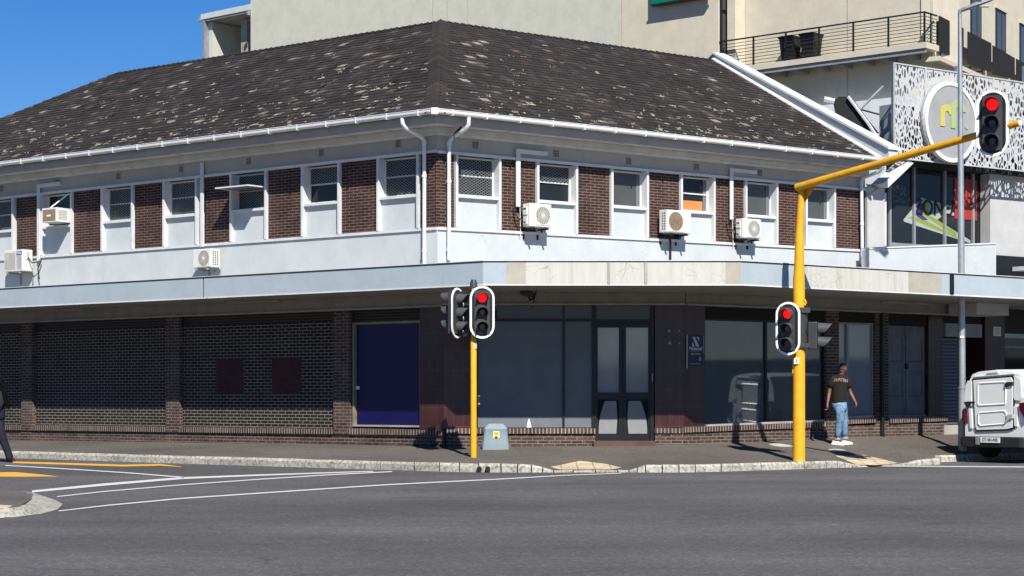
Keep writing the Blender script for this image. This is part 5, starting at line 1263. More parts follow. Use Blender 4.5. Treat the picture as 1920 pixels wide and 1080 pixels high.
# bird on the right swan-neck pipe
bp_ = WR.pos(WR.x(858, -.33), -.33, WR.z(858, 252, -.33))
bd = thing('bird', 'small black bird perched on the bent downpipe under the eaves corner', 'bird', at(bp_))
ctr = [((-.075, 0, -.04), .004), ((-.05, 0, .0), .012), ((-.02, 0, .055), .032), ((.012, 0, .105), .040), ((.035, 0, .145), .030), ((.045, 0, .172), .026), ((.058, -.0, .195), .020), ((.066, 0, .205), .006)]
b = B(); rings = []
for (c, r) in ctr: rings.append([(c[0]+r*math.cos(2*math.pi*k/12)*.9, c[1]+r*math.sin(2*math.pi*k/12), c[2]+r*.35*math.cos(2*math.pi*k/12)) for k in range(12)])
b.loft([[(x_*1.35, y_*1.35, z_*.85) for x_, y_, z_ in r_] for r_ in rings]); body = b.build('body', M['feather'], bd, smooth=2)
b = B(); b.loft([[(-.03, -.012, .02), (-.02, .012, .02), (-.035, .0, .03)], [(-.085, -.016, -.105), (-.075, .016, -.105), (-.09, 0, -.10)]]); b.build('tail', M['feather'], bd)
b = B(); b.tube([(.062, 0, .195), (.095, 0, .19)], [.008, .002], 6); b.build('beak', M['black'], bd)
b = B(); b.tube([(.0, .012, .07), (.0, .012, .0)], .004, 5); b.tube([(.0, -.012, .07), (.0, -.012, .0)], .004, 5); b.build('legs', M['black'], bd)

# ---------------------------------------------------------------- traffic signals
def stadium(w_, h, n=14):
    r = w_/2; c = h/2-r
    return [(r*math.cos(math.pi*i/n), c+r*math.sin(math.pi*i/n)) for i in range(n+1)] + [(-r*math.cos(math.pi*i/n), -c-r*math.sin(math.pi*i/n)) for i in range(n+1)]
def signal(parent, pos_, yaw, n=3, board=True, lit=0, s=1.0, visor=.24):
    """signal head; local -y is the way it faces"""
    inv = ROOT[parent].inverted(); T = inv @ Matrix.Translation(pos_) @ Matrix.Rotation(yaw, 4, 'Z'); root = ROOT[parent]
    FRM = Matrix.Translation(pos_) @ Matrix.Rotation(yaw, 4, 'Z') @ Matrix.Scale(s, 4)
    hh = .145*n*2/2; w_ = .15; pitch = .29 if n == 3 else .26
    H = pitch*n
    b = B(); b.box(-w_, w_, -.02, .15, -H/2, H/2); hd = b.build('signal_head', M['signalgrey'], parent, FRM, bevel=.015)
    if board:
        st_ = stadium(.50, 1.06); ins = stadium(.415, .975)
        b = B(); b.prism(st_, -.005, .012); b.build('backing_board', M['black'], hd, FRM)
        b = B(); m = len(st_)
        for i in range(m):
            j = (i+1) % m; b.face([(st_[i][0], -.009, st_[i][1]), (st_[j][0], -.009, st_[j][1]), (ins[j][0], -.009, ins[j][1]), (ins[i][0], -.009, ins[i][1])])
            b.face([(st_[i][0], -.009, st_[i][1]), (st_[j][0], -.009, st_[j][1]), (st_[j][0]*1.004, .014, st_[j][1]*1.004), (st_[i][0]*1.004, .014, st_[i][1]*1.004)])
        b.build('white_border', M['stickerwhite'], hd, FRM)
        b = B(); b.box(-w_-.005, w_+.005, -.03, -.021, -H/2-.0, H/2); b.build('head_door', M['signalgrey'], hd, FRM)
    for k in range(n):
        z = H/2-pitch*(k+.5)
        b = B(); b.tube([(0, -.03, z), (0, -.036, z), (0, -.05, z)], [.092, .088, .05], 22); b.build('lens', M['redlamp'] if k == lit else M['lens'], hd, FRM)
        # cowl: a tube open below and in front, longer at the top
        b = B(); seg = 22; r0 = .115
        outer, inner = [], []
        for i in range(seg+1):
            a = R_(-38)+(math.pi+R_(76))*i/seg; up = (math.sin(a)+.62)/1.62; ln = visor*(.34+.66*max(0, up)**.5)
            p0, p1 = (r0*math.cos(a), -.03, z+r0*math.sin(a)), (r0*1.02*math.cos(a), -.03-ln, z+r0*1.02*math.sin(a)-.02*up)
            outer.append((p0, p1)); ri = .93; inner.append(((p0[0]*ri, -.03, z+(p0[2]-z)*ri), (p1[0]*ri, p1[1], z+(p1[2]-z)*ri)))
        for L2 in (outer, inner):
            for a, c in zip(L2, L2[1:]): b.face([a[0], c[0], c[1], a[1]])
        for (a, c), (d, e) in zip(zip(outer, outer[1:]), zip(inner, inner[1:])): b.face([a[1], c[1], e[1], d[1]])
        b.face([outer[0][0], outer[0][1], inner[0][1], inner[0][0]]); b.face([outer[-1][0], outer[-1][1], inner[-1][1], inner[-1][0]])
        bmesh.ops.remove_doubles(b.bm, verts=b.bm.verts[:], dist=1e-5)
        b.build('visor', M['visor'], hd, FRM, smooth=True)
    return hd
# short pole
pb = pv(888, 857.5); print('pole1', pb)
SP = thing('traffic_light', 'short yellow traffic light pole with two white bordered signals at the kerb corner', 'traffic light', at(pb))
sc = F/pb.y
z_at = lambda v, Y: HC+(HY-v)*Y/F
b = B(); b.tube([(0, 0, -.02), (0, 0, z_at(634, pb.y)-pb.z-.03), (0, 0, z_at(634, pb.y)-pb.z)], [.058, .058, .045], 20); b.build('pole', M['yellow'], SP, smooth=True)
zt = z_at(536, pb.y)-pb.z
b = B(); b.tube([(0, .0, z_at(634, pb.y)-pb.z+.001), (0, 0, zt-.05)], .045, 16); b.build('pole_top', M['yellow'], SP, smooth=True)
b = B(); b.tube([(0, .03, zt-.06), (0, .03, zt+.05), (0, .03, zt+.12)], [.075, .07, .045], 14); b.build('cap', M['signalgrey'], SP, smooth=True)
b = B(); b.box(-.02, .20, .04, .12, zt-.98, zt-.93); b.box(-.02, .2, .04, .12, zt-.12, zt-.07); b.box(-.28, .0, .04, .10, zt-.95, zt-.90); b.box(-.28, .0, .04, .10, zt-.15, zt-.10); b.build('bracket', M['black'], SP)
c1 = ray(904, 585.5, pb.y-.16); signal(SP, c1, R_(4), 3, True, 0, .935)
c2 = ray(858, 587, pb.y+.02); signal(SP, c2, R_(62), 3, True, -1, .90)
c3 = ray(850, 583, pb.y+.22); signal(SP, c3, R_(-118), 3, False, -1, .90)
pb2 = B(); pb2.box(.062, .14, -.06, .06, z_at(764, pb.y)-pb.z, z_at(741, pb.y)-pb.z); pbx = pb2.build('push_button_box', M['black'], SP, bevel=.02)
b = B(); b.tube([(.105, -.058, z_at(757, pb.y)-pb.z), (.105, -.075, z_at(757, pb.y)-pb.z)], .018, 10); b.build('push_button', M['galv'], pbx)
b = B(); b.box(.02, .062, -.062, -.05, z_at(654, pb.y)-pb.z, z_at(642, pb.y)-pb.z); b.build('pole_number_plate', M['lightgrey'], SP)
# tall mast with arm over the road
mb_ = pv(1498, 864.5); print('mast', mb_)
MP = thing('traffic_light', 'tall yellow traffic light mast with a long arm reaching over the road to the right', 'traffic light', at(mb_))
Z = lambda v: z_at(v, mb_.y)-mb_.z
top = ray(1503.5, 346, mb_.y)-mb_; end = ray(1912, 230.5, 32.6)-mb_
b = B(); b.tube([(0, 0, -.02), (0, 0, .02), (0, 0, Z(525)), (.005, 0, Z(500)), (.012, 0, Z(436))], [.125, .118, .112, .095, .082], 22); b.tube([(.012, 0, Z(436)+.001), (.03, 0, Z(400)), (top.x-.0, 0, top.z-.08)], [.074, .07, .068], 18)
b.build('mast', M['yellow'], MP, smooth=True)
b = B(); b.tube([(top.x-.09, .0, top.z-.055), tuple(end)], [.076, .058], 16)
arm = b.build('mast_arm', M['yellow'], MP, smooth=True)
dr = (end-top).normalized()
b = B(); e2 = top+dr*.42; b.face([(top.x+.05, -.003, top.z-.35), (top.x+.06, .0, top.z-.06), tuple(e2-Vector((0, 0, .05)))]); b.face([(top.x+.05, .012, top.z-.35), (top.x+.06, .012, top.z-.06), tuple(e2-Vector((0, -.012, .05)))]); b.build('gusset', M['yellow'], MP)
b = B(); b.tube([tuple(end+dr*.0005), tuple(end+dr*.01)], .05, 14); b.build('arm_end_cap', M['trim'], arm)
b = B(); z0, z1 = Z(652), Z(577); b.tube([(.03, 0, z0), (.03, 0, z1)], .135, 16); b.box(-.05, .19, -.16, -.11, z1-.10, z1); b.box(-.05, .19, -.16, -.11, z0, z0+.08)
b.build('terminal_box', M['signalgrey'], MP)
h1 = ray(1477.5, 616, mb_.y-.22); signal(MP, h1, R_(-24), 3, True, 0, .95)
h2 = ray(1532, 629.5, mb_.y-.02); signal(MP, h2, R_(72), 2, False, -1, 1.0, .26)
b = B(); b.box(.08, .33, -.02, .02, Z(606), Z(603.5)); b.box(.08, .33, -.02, .02, Z(652), Z(650)); b.tube([(.10, -.1, Z(620)), (.16, -.1, Z(627)), (.24, -.08, Z(628))], .012, 6); b.build('side_bracket', M['black'], MP)
b = B(); b.box(-.115, -.02, -.135, -.125, Z(682.5), Z(671)); np_ = b.build('number_sticker', M['stickerwhite'], MP)
text('number', '5', .105, M['ink'], MP, Matrix.Translation((-.066, -.1365, Z(676.8))), .001, bold=.002)
b = B(); b.tube([(-.12, -.02, Z(700)), (-.12, -.02, Z(655))], .012, 6); b.build('cable_strap', M['yellow'], MP)
b = B(); b.tube([(.09, -.08, Z(573)), (.12, -.08, Z(568)), (.09, -.08, Z(562))], .022, 8); b.build('lug', M['yellow'], MP)
h3 = ray(1861, 231, 33.0); h3.y = mb_.y+end.y*((h3.x-mb_.x)/end.x)-.22; h3.x = (1861-CX)/F*h3.y; h3.z = z_at(231, h3.y)
signal(MP, h3, R_(-20), 3, True, 0, 1.08)
a_ = top+(end-top)*((h3.x-mb_.x-top.x)/(end.x-top.x))
b = B(); b.box(a_.x-.04, a_.x+.04, a_.y-.10, a_.y+.05, a_.z-.10, a_.z+.10); b.build('head_clamp', M['signalgrey'], MP)

# street lamp
lb = on(WG.n, 27.25, 1804); lz = .12; lb = Vector((lb.x, lb.y, lz)); lb.x = (1804-CX)/F*lb.y
LP = thing('street_lamp', 'slim galvanised street lamp post behind the white van', 'street lamp', at(lb))
Zl = lambda v: z_at(v, lb.y)-lb.z; dx = (-4.5)/F*lb.y
b = B(); b.tube([(0, 0, -.05), (0, 0, Zl(727)), (0, 0, Zl(727)+.01), (dx*.5, 0, Zl(400)), (dx, 0, Zl(24))], [.088, .086, .076, .070, .042], 16); b.build('post', M['galv'], LP, smooth=True)
b = B(); b.tube([(0, 0, Zl(729)), (0, 0, Zl(725.5))], .098, 16); b.build('collar', M['galv'], LP)
b = B(); b.tube([(dx, 0, Zl(26)), (dx, -.02, Zl(20)), (dx+.12, -.05, Zl(16))], [.045, .04, .04], 10); b.build('bracket', M['galv'], LP, smooth=True)
b = B(); hx = .70; 
prof = [(0.0, .05, .045), (.08, .11, .055), (.32, .14, .07), (.36, .11, .045), (.62, .10, .04), (.70, .06, .02)]
b.loft([[(dx+.02+x_*.98, y_-.02-x_*.1, Zl(21)+x_*.33+z_) for y_, z_ in ((-w2, 0), (-w2*.8, h2_), (w2*.8, h2_), (w2, 0), (w2*.7, -h2_*.5), (-w2*.7, -h2_*.5))] for x_, w2, h2_ in prof]); lm = b.build('lamp_head', M['grey'], LP, bevel=.008)
b = B(); b.box(dx+.40, dx+.62, -.12, .02, Zl(21)+.08, Zl(21)+.10); b.build('lamp_glass', M['lightgrey'], lm)
b = B(); b.box(-.06, .02, -.085, -.077, Zl(634), Zl(630)); b.build('sticker', M['stickerwhite'], LP)

# cabinet
cb = pv(929.5, 842); print('cabinet', cb)
kz = cb.y/F
CB = thing('cable_cabinet', 'squat grey blue plastic cabinet with a yellow warning sticker against the shopfront', 'cabinet', at(cb))
def rr_(w_, d_, z_, r=.05, n=4):
    o = []
    for cx, cy, a0 in ((w_-r, d_-r, 0), (-w_+r, d_-r, 90), (-w_+r, -d_+r, 180), (w_-r, -d_+r, 270)):
        for i in range(n+1): a = R_(a0+90*i/n); o.append((cx+r*math.cos(a), cy+r*math.sin(a), z_))
    return o
hw = 25.5*kz; dd = .17
b = B(); b.loft([rr_(hw, dd, -.03), rr_(hw*.985, dd*.99, .105)]); b.build('base', M['cabinet'], CB, smooth=True)
b = B(); b.loft([rr_(hw*.955, dd*.95, .106), rr_(hw*.86, dd*.84, .40), rr_(hw*.87, dd*.85, .405), rr_(hw*.85, dd*.80, .415), rr_(hw*.60, dd*.5, .50), rr_(hw*.5, dd*.4, .512)]); hd = b.build('hood', M['cabinet'], CB, smooth=True)
b = B(); b.box(-.04, .065, -dd*.905, -dd*.90, .205, .35); sk = b.build('warning_sticker', M['stickeryellow'], hd)
b = B(); b.box(-.048, .073, -dd*.903, -dd*.897, .198, .357); b.build('sticker_border', M['stickerwhite'], hd)
b = B(); yy = -dd*.912; b.prism([(-.03, .215), (.05, .215), (.01, .275)], yy, yy+.001)
for k in range(3): b.box(-.028, .052, yy, yy+.001, .295+k*.016, .301+k*.016)
b.build('sticker_marks', M['ink'], hd)
for s_ in (1,): b = B(); b.box(hw*.9, hw*.97, -.03, .0, .24, .28); b.build('latch', M['black'], CB)

# ---------------------------------------------------------------- van
vr = on(WR.n, 26.45, 1806.5); vz = .08
VW = Wall(WR.d, tuple(vr))      # x along the van (forwards), y towards the pavement; rear face at x=0
VT = Matrix(((-WR.n[0], WR.d[0], 0, vr.x), (-WR.n[1], WR.d[1], 0, vr.y), (0, 0, 1, vz), (0, 0, 0, 1)))   # local x: left to right seen from behind, y: forwards
VN = thing('van', 'white panel van parked at the kerb with its plain rear door towards the camera', 'van', VT)
VWd = 1.66; VH = z_at(697, vr.y)-vz
print('van H', VH, 'at', vr)
def sect(y, w_, z0, z1, inset, r=.14):
    h = w_/2; c = VWd/2
    P = [(-h, z0), (-h-.0, z0+.35), (-h, 1.0), (-h+inset*.45, 1.35), (-h+inset, z1-r), (-h+inset+.05, z1-.05), (-h+inset+r+.08, z1), (0, z1+.035)]
    full = P+[(-x_, z_) for x_, z_ in P[-2::-1]]
    return [(c+x_, y, z_) for x_, z_ in full]
ZB = .42
b = B(); b.loft([sect(.02, VWd-.06, ZB, VH-.02, .13), sect(.10, VWd, ZB-.02, VH, .12), sect(1.6, VWd, ZB-.04, VH+.03, .12), sect(2.35, VWd, ZB-.06, VH-.03, .14), sect(3.05, VWd, ZB-.06, 1.12, .05), sect(3.8, VWd-.1, ZB-.04, .98, .05), sect(4.05, VWd-.3, ZB, .80, .06)])
body = b.build('body', M['vanwhite'], VN, smooth=True)
# rear door panel with pressed frames
def X(u): return ((u-1806.5)*vr.y/F)/(-WR.n[0]*1.0+0)/1.0
def rx(u):   # local x on the rear face for a photo column
    r = (u-CX)/F; a = (-WR.n[0], -WR.n[1]); return (r*vr.y-vr.x)/(a[0]-r*a[1])
def rz(u, v): x_ = rx(u); Y = vr.y-WR.n[1]*x_; return HC+(HY-v)*Y/F-vz
def rp(px, y0, y1, mat, name, par=None, bev=0):
    b = B(); b.prism([(rx(1790+a/5.685), rz(1790+a/5.685, 670+c/5.685)) for a, c in px], y0, y1); return b.build(name, mat, par or VN, bevel=bev)
rp([(203, 245), (605, 212), (625, 250), (618, 750), (560, 765), (240, 775), (225, 740)], -.018, .03, M['vanwhite'], 'rear_door', bev=.004)
rp([(190, 230), (618, 196), (640, 245), (632, 765), (568, 782), (232, 792), (212, 755)], -.004, .03, M['plastic'], 'door_seal')
door = [c for c in VN.children if c.name.startswith('rear_door')][0]
def rframe(px, wdt=10, mat='vanwhite', name='pressed_panel'):
    c = (sum(p[0] for p in px)/len(px), sum(p[1] for p in px)/len(px))
    out = [(rx(1790+a/5.685), rz(1790+a/5.685, 670+q/5.685)) for a, q in px]
    cx_ = sum(p[0] for p in out)/len(out); cz_ = sum(p[1] for p in out)/len(out)
    def sc_(k): return [(cx_+(x_-cx_)*(1-k/abs(max(p[0] for p in out)-cx_)) if True else x_, cz_+(z_-cz_)*(1-k/abs(max(p[1] for p in out)-cz_))) for x_, z_ in out]
    o2 = sc_(.028); o3 = sc_(.05); n = len(out); b = B()
    y_a, y_b, y_c = -.019, -.036, -.021
    for A_, ya_, B_, yb_ in ((out, y_a, o2, y_b), (o2, y_b, o3, y_c)):
        for i in range(n): j = (i+1) % n; b.face([(A_[i][0], ya_, A_[i][1]), (A_[j][0], ya_, A_[j][1]), (B_[j][0], yb_, B_[j][1]), (B_[i][0], yb_, B_[i][1])])
    b.face([(p[0], y_c, p[1]) for p in o3]); return b.build(name, M[mat], door)
rframe([(262, 265), (545, 248), (565, 268), (560, 490), (550, 510), (262, 528), (245, 510), (245, 285)])
rframe([(265, 580), (545, 558), (568, 585), (568, 690), (545, 720), (275, 745), (250, 715), (248, 600)])
def wf(px, name='rear_side_panel'):
    return rp(px, -.012, .03, M['vanwhite'], name, bev=.004)
wf([(140, 250), (178, 250), (186, 275), (180, 480), (110, 492), (105, 440), (120, 300)]); wf([(640, 215), (680, 210), (705, 235), (722, 430), (700, 462), (640, 455), (628, 420), (636, 240)])
wf([(150, 545), (180, 545), (195, 760), (165, 755)]); wf([(628, 520), (672, 518), (672, 738), (638, 732)])
rp([(110, 478), (150, 470), (222, 470), (222, 492), (185, 492), (160, 540), (150, 548)], -.045, -.02, M['plastic'], 'door_handle')
rp([(558, 265), (628, 262), (628, 300), (600, 300), (560, 322), (548, 310)], -.05, -.012, M['plastic'], 'hinge')
rp([(570, 612), (632, 606), (632, 650), (600, 655), (545, 708), (538, 700), (570, 660)], -.05, -.012, M['lightgrey'], 'hinge')
rp([(348, 155), (465, 145), (468, 160), (350, 172)], -.03, .02, M['vanwhite'], 'brake_light')
rp([(200, 205), (600, 172), (640, 165), (640, 178), (205, 212)], -.03, .04, M['vanwhite'], 'roof_spoiler')
def lamp(px): return rp(px, -.05, .22, M['taillight'], 'tail_lamp', bev=.012)
lamp([(92, 570), (110, 540), (122, 560), (134, 705), (106, 712), (92, 660)]); lamp([(700, 485), (775, 478), (785, 640), (770, 680), (722, 590), (705, 560)])
b = B(); c = VWd/2; b.loft([[(c-w2, y_, .24), (c-w2, y_, .46), (c+w2, y_, .46), (c+w2, y_, .24)] for w2, y_ in ((VWd/2-.10, -.16), (VWd/2-.02, -.12), (VWd/2+.015, .02), (VWd/2+.015, .3))]); b.build('bumper', M['plastic'], VN, bevel=.02)
pxl, pxr = rx(1790+335/5.685), rx(1790+542/5.685); pzc = rz(1790+440/5.685, 670+880/5.685)
b = B(); b.box(pxl, pxr, -.185, -.172, pzc-.055, pzc+.055); b.build('number_plate', M['stickerwhite'], VN)
text('plate_lettering', 'CY 436-935', .085, M['ink'], VN, Matrix.Translation(((pxl+pxr)/2, -.187, pzc)) @ Matrix.Diagonal(((pxr-pxl)*.0+.95, 1, 1, 1)), .001, bold=.002)
b = B(); b.box(pxl-.12, pxl-.03, -.19, -.15, pzc-.10, pzc+.06); b.build('tow_bracket', M['galv'], VN)
for yy in (.72, 3.35):
    for sx in (0, 1):
        xc = .02 if sx == 0 else VWd-.20
        b = B(); b.tube([(xc, yy, .30), (xc+.01, yy, .30), (xc+.17, yy, .30), (xc+.18, yy, .30)], [.27, .30, .30, .27], 28); w0 = b.build('wheel', M['rubber'], VN, smooth=True)
        xo = xc-.005 if sx == 0 else xc+.18; b = B(); b.tube([(xo, yy, .30), (xo+.006, yy, .30)], .19, 20); b.build('hub_cap', M['galv'], w0)
b = B(); b.box(.12, VWd-.12, .1, 3.9, .22, .4); b.build('underbody', M['blackmatt'], VN)
b = B(); b.face([(.14, 2.42, VH-.10), (VWd-.14, 2.42, VH-.10), (VWd-.08, 3.02, 1.17), (.08, 3.02, 1.17)]); b.bm.transform(Matrix.Translation((0, .02, .02))); b.build('windscreen', M['glass'], VN)
for sx in (0, 1):
    xo = .055 if sx == 0 else VWd-.055; s_ = -1 if sx == 0 else 1
    b = B(); b.face([(xo-s_*.02, 1.75, 1.10+.02), (xo-s_*.02, 2.75, 1.12), (xo-s_*.075, 2.35, VH-.28), (xo-s_*.075, 1.75, VH-.26)]); b.bm.transform(Matrix.Translation((s_*.045, 0, 0))); b.build('side_window', M['glass'], VN)
    b = B(); b.box(*((-.16, .02) if sx == 0 else (VWd-.02, VWd+.16)), 2.66, 2.76, 1.02, 1.18); b.build('wing_mirror', M['plastic'], VN, bevel=.02)
    b = B(); b.tube([(.30 if sx == 0 else VWd-.30, 3.98, .72), (.30 if sx == 0 else VWd-.30, 4.04, .72)], .11, 14); b.build('headlight', M['lightgrey'], VN)
b = B(); b.tube([(1.2, 1.2, VH+.03), (1.2, 1.15, VH+.25)], .006, 5); b.build('aerial', M['lightgrey'], VN)

# ---------------------------------------------------------------- people
def skinned(name, nodes, edges, mat, parent, root=0, sub=2, post=None):
    me = bpy.data.meshes.new(name); me.from_pydata([n[0] for n in nodes], edges, []); o = bpy.data.objects.new(name, me); col.objects.link(o)
    md = o.modifiers.new('s', 'SKIN'); sk = me.skin_vertices[0].data if me.skin_vertices else None
    if sk is None:
        bm = bmesh.new(); bm.from_mesh(me); bm.verts.layers.skin.verify(); bm.to_mesh(me); bm.free(); sk = me.skin_vertices[0].data
    for i, n in enumerate(nodes):
        r = n[1]; sk[i].radius = (r, r) if not isinstance(r, tuple) else r; sk[i].use_root = (i == root)
    md.use_smooth_shade = True; md.branch_smoothing = .3
    s2 = o.modifiers.new('d', 'SUBSURF'); s2.levels = sub; s2.render_levels = sub
    dg = bpy.context.evaluated_depsgraph_get(); new = bpy.data.meshes.new_from_object(o.evaluated_get(dg)); new.name = name
    bpy.data.objects.remove(o)
    for p in new.polygons: p.use_smooth = True
    new.materials.clear(); new.materials.append(mat)
    if post: post(new)
    r = bpy.data.objects.new(name, new); col.objects.link(r); r.parent = parent
    return r
def hand_nodes(nodes, edges, w_idx, wrist, fwd, side, k=1.0):
    """palm and five curled fingers continuing from node w_idx"""
    fwd = Vector(fwd).normalized(); side = Vector(side).normalized(); up = fwd.cross(side)
    p = Vector(wrist)+fwd*.045*k; nodes.append((tuple(p), (.022*k, .036*k))); pi_ = len(nodes)-1; edges.append((w_idx, pi_))
    p2 = p+fwd*.04*k; nodes.append((tuple(p2), (.016*k, .038*k))); p2i = len(nodes)-1; edges.append((pi_, p2i))
    for i, ln in enumerate((.070, .078, .073, .058)):
        b0 = p2+side*(.030-.020*i)*k+fwd*.008*k; m1 = b0+(fwd*.75+up*.45)*ln*.5*k; m2 = m1+(fwd*.2+up*.95)*ln*.5*k
        i0 = len(nodes); nodes += [(tuple(b0), .0095*k), (tuple(m1), .0085*k), (tuple(m2), .0065*k)]; edges += [(p2i, i0), (i0, i0+1), (i0+1, i0+2)]
    b0 = p+side*.035*k; m1 = b0+(side*.5+fwd*.7+up*.3)*.035*k; m2 = m1+(fwd*.8+up*.4)*.03*k
    i0 = len(nodes); nodes += [(tuple(b0), .012*k), (tuple(m1), .010*k), (tuple(m2), .008*k)]; edges += [(pi_, i0), (i0, i0+1), (i0+1, i0+2)]
def ellring(c, rx_, ry_, n=20, yaw=0, sk=0):
    cs, sn = math.cos(yaw), math.sin(yaw)
    return [(c[0]+rx_*math.cos(2*math.pi*k/n)*cs-ry_*math.sin(2*math.pi*k/n)*sn, c[1]+rx_*math.cos(2*math.pi*k/n)*sn+ry_*math.sin(2*math.pi*k/n)*cs, c[2]) for k in range(n)]
def head(parent, c, yaw, mat, hairmat, long=False):
    """face towards local -y turned by yaw; separate surface overlapping the neck, same skin"""
    bm = bmesh.new(); bmesh.ops.create_uvsphere(bm, u_segments=28, v_segments=20, radius=1)
    for v in bm.verts:
        x_, y_, z_ = v.co; jaw = 1-.30*max(0, -z_-.15)
        X_ = x_*.074*jaw; Y_ = y_*.094*(1-.16*max(0, -z_)); Z_ = z_*.118
        if y_ < 0:
            Y_ += -.010*math.exp(-((z_+.75)/.18)**2)*math.exp(-(x_/.4)**2)          # chin
            Y_ += -.026*math.exp(-((z_+.17)/.13)**2)*math.exp(-(x_/.17)**2)          # nose
            Y_ += -.008*math.exp(-((z_-.17)/.10)**2)*math.exp(-(x_/.7)**2)           # brow
            Y_ += .009*math.exp(-((z_-.02)/.09)**2)*(math.exp(-((x_-.4)/.17)**2)+math.exp(-((x_+.4)/.17)**2))
            Y_ += -.006*math.exp(-((z_+.45)/.07)**2)*math.exp(-(x_/.35)**2)
        v.co = (X_, Y_, Z_)
    T = Matrix.Translation(c) @ Matrix.Rotation(yaw, 4, 'Z')
    m = MB(); m.bm = bm; m.bm.transform(T); hd = m.build('head', mat, parent, smooth=2)
    for s_ in (-1, 1):
        b = B(); bmesh.ops.create_uvsphere(b.bm, u_segments=10, v_segments=8, radius=1)
        for v in b.bm.verts: v.co = (s_*.076+v.co.x*.012, .008+v.co.y*.020, -.005+v.co.z*.033)
        b.bm.transform(T); b.build('ear', mat, hd, smooth=2)
        b = B(); bmesh.ops.create_uvsphere(b.bm, u_segments=8, v_segments=6, radius=.011); b.bm.transform(T @ Matrix.Translation((s_*.030, -.078, .004))); b.build('eye', M['stickerwhite'], hd, smooth=2)
    b = B(); b.box(-.022, .022, -.097, -.088, -.056, -.050); b.bm.transform(T); b.build('lips', mat, hd)
    bm = bmesh.new(); bmesh.ops.create_uvsphere(bm, u_segments=24, v_segments=16, radius=1)
    for v in bm.verts: v.co = (v.co.x*.0765, v.co.y*.097+.002, v.co.z*.1205+.001)
    kill = [v for v in bm.verts if v.co.z < -.045+(.10 if v.co.y < -.035 else 0)+(.05 if v.co.y < .01 else 0) and not long or (v.co.y < -.05 and v.co.z < .05)]
    bmesh.ops.delete(bm, geom=kill, context='VERTS'); m = MB(); m.bm = bm; m.bm.transform(T); m.build('hair', hairmat, hd, smooth=2)
    return hd
def shoe(parent, c, yaw, pitch, name='shoe', mat=None, L=.28):
    b = B(); st_ = [(-.11, .030, .0, .045), (-.09, .042, 0, .085), (-.03, .042, 0, .095), (.05, .045, 0, .070), (.11, .048, 0, .052), (.155, .040, .0, .040), (.172, .018, .005, .025)]
    rings = []
    for x_, w2, z0, z1 in st_: rings.append([(x_, w2*math.cos(a), z0+(z1-z0)*(.5+.5*math.sin(a))) for a in [2*math.pi*k/12 for k in range(12)]])
    b.loft(rings); T = Matrix.Translation(c) @ Matrix.Rotation(yaw, 4, 'Z') @ Matrix.Rotation(pitch, 4, 'Y') @ Matrix.Scale(L/.28, 4); b.bm.transform(T); s_ = b.build(name, mat or M['shoe'], parent, smooth=2)
    b = B(); b.slab([(-.12, -.035), (-.09, -.048), (.05, -.05), (.12, -.052), (.17, -.03), (.182, 0), (.17, .03), (.12, .052), (.05, .05), (-.09, .048), (-.12, .035)], -.012, .018); b.bm.transform(T); b.build('sole', M['stickerwhite'] if mat is None else mat, s_)
mf = pv(1572, 834.5); print('man', mf, 'scale', F/mf.y)
MK = F/mf.y/6.0*6   # px per metre
def mp(cx_, cy_, d=0.0):    # crop coordinates (6x crop at 1530,670) -> local metres
    u, v = 1530+cx_/6, 670+cy_/6; Y = mf.y+d; return Vector(((u-CX)/F*Y-mf.x, d, HC+(HY-v)*Y/F-mf.z))
MAN = thing('person', 'man in black printed t-shirt and light blue jeans walking past the shopfront, seen from behind', 'person', at(mf))
nodes = [(mp(262, 520), .10), (mp(270, 440), .10), (mp(272, 330), (.13, .10)), (mp(275, 245), (.11, .08)), (mp(290, 195), .048), (mp(296, 165, .01), .046), (mp(298, 140, .01), .05)]
edges = [(0, 1), (1, 2), (2, 3), (3, 4), (4, 5), (5, 6)]
def chain(start, lst):
    p = start
    for n in lst: nodes.append(n); edges.append((p, len(nodes)-1)); p = len(nodes)-1
    return p
wl_ = chain(3, [(mp(185, 240), .055), (mp(158, 330, .02), .045), (mp(150, 400, .02), .037), (mp(138, 470, -.03), .034), (mp(128, 525, -.06), .025)])
hand_nodes(nodes, edges, wl_, mp(128, 525, -.06), (-.05, -.1, -1), (.3, -1, 0))
wr_ = chain(3, [(mp(362, 250, .04), .055), (mp(368, 330, .06), .045), (mp(385, 395, .07), .038), (mp(415, 450, .02), .034), (mp(436, 490, -.02), .026)])
hand_nodes(nodes, edges, wr_, mp(436, 490, -.02), (.35, -.2, -.9), (-.1, -1, .1))
ll = chain(0, [(mp(262, 590, -.03), .085), (mp(262, 700, -.05), .062), (mp(248, 830, 0), .050), (mp(240, 930, 0.02), .036)])
lr = chain(0, [(mp(300, 590, .06), .085), (mp(312, 700, .10), .062), (mp(322, 820, .13), .050), (mp(335, 910, .16), .036)])
skinned('body', nodes, edges, M['skin'], MAN)
head(MAN, mp(299, 128, 0), R_(128), M['skin'], plain('cropped_dark_hair', (.045, .028, .022), .8, .3))
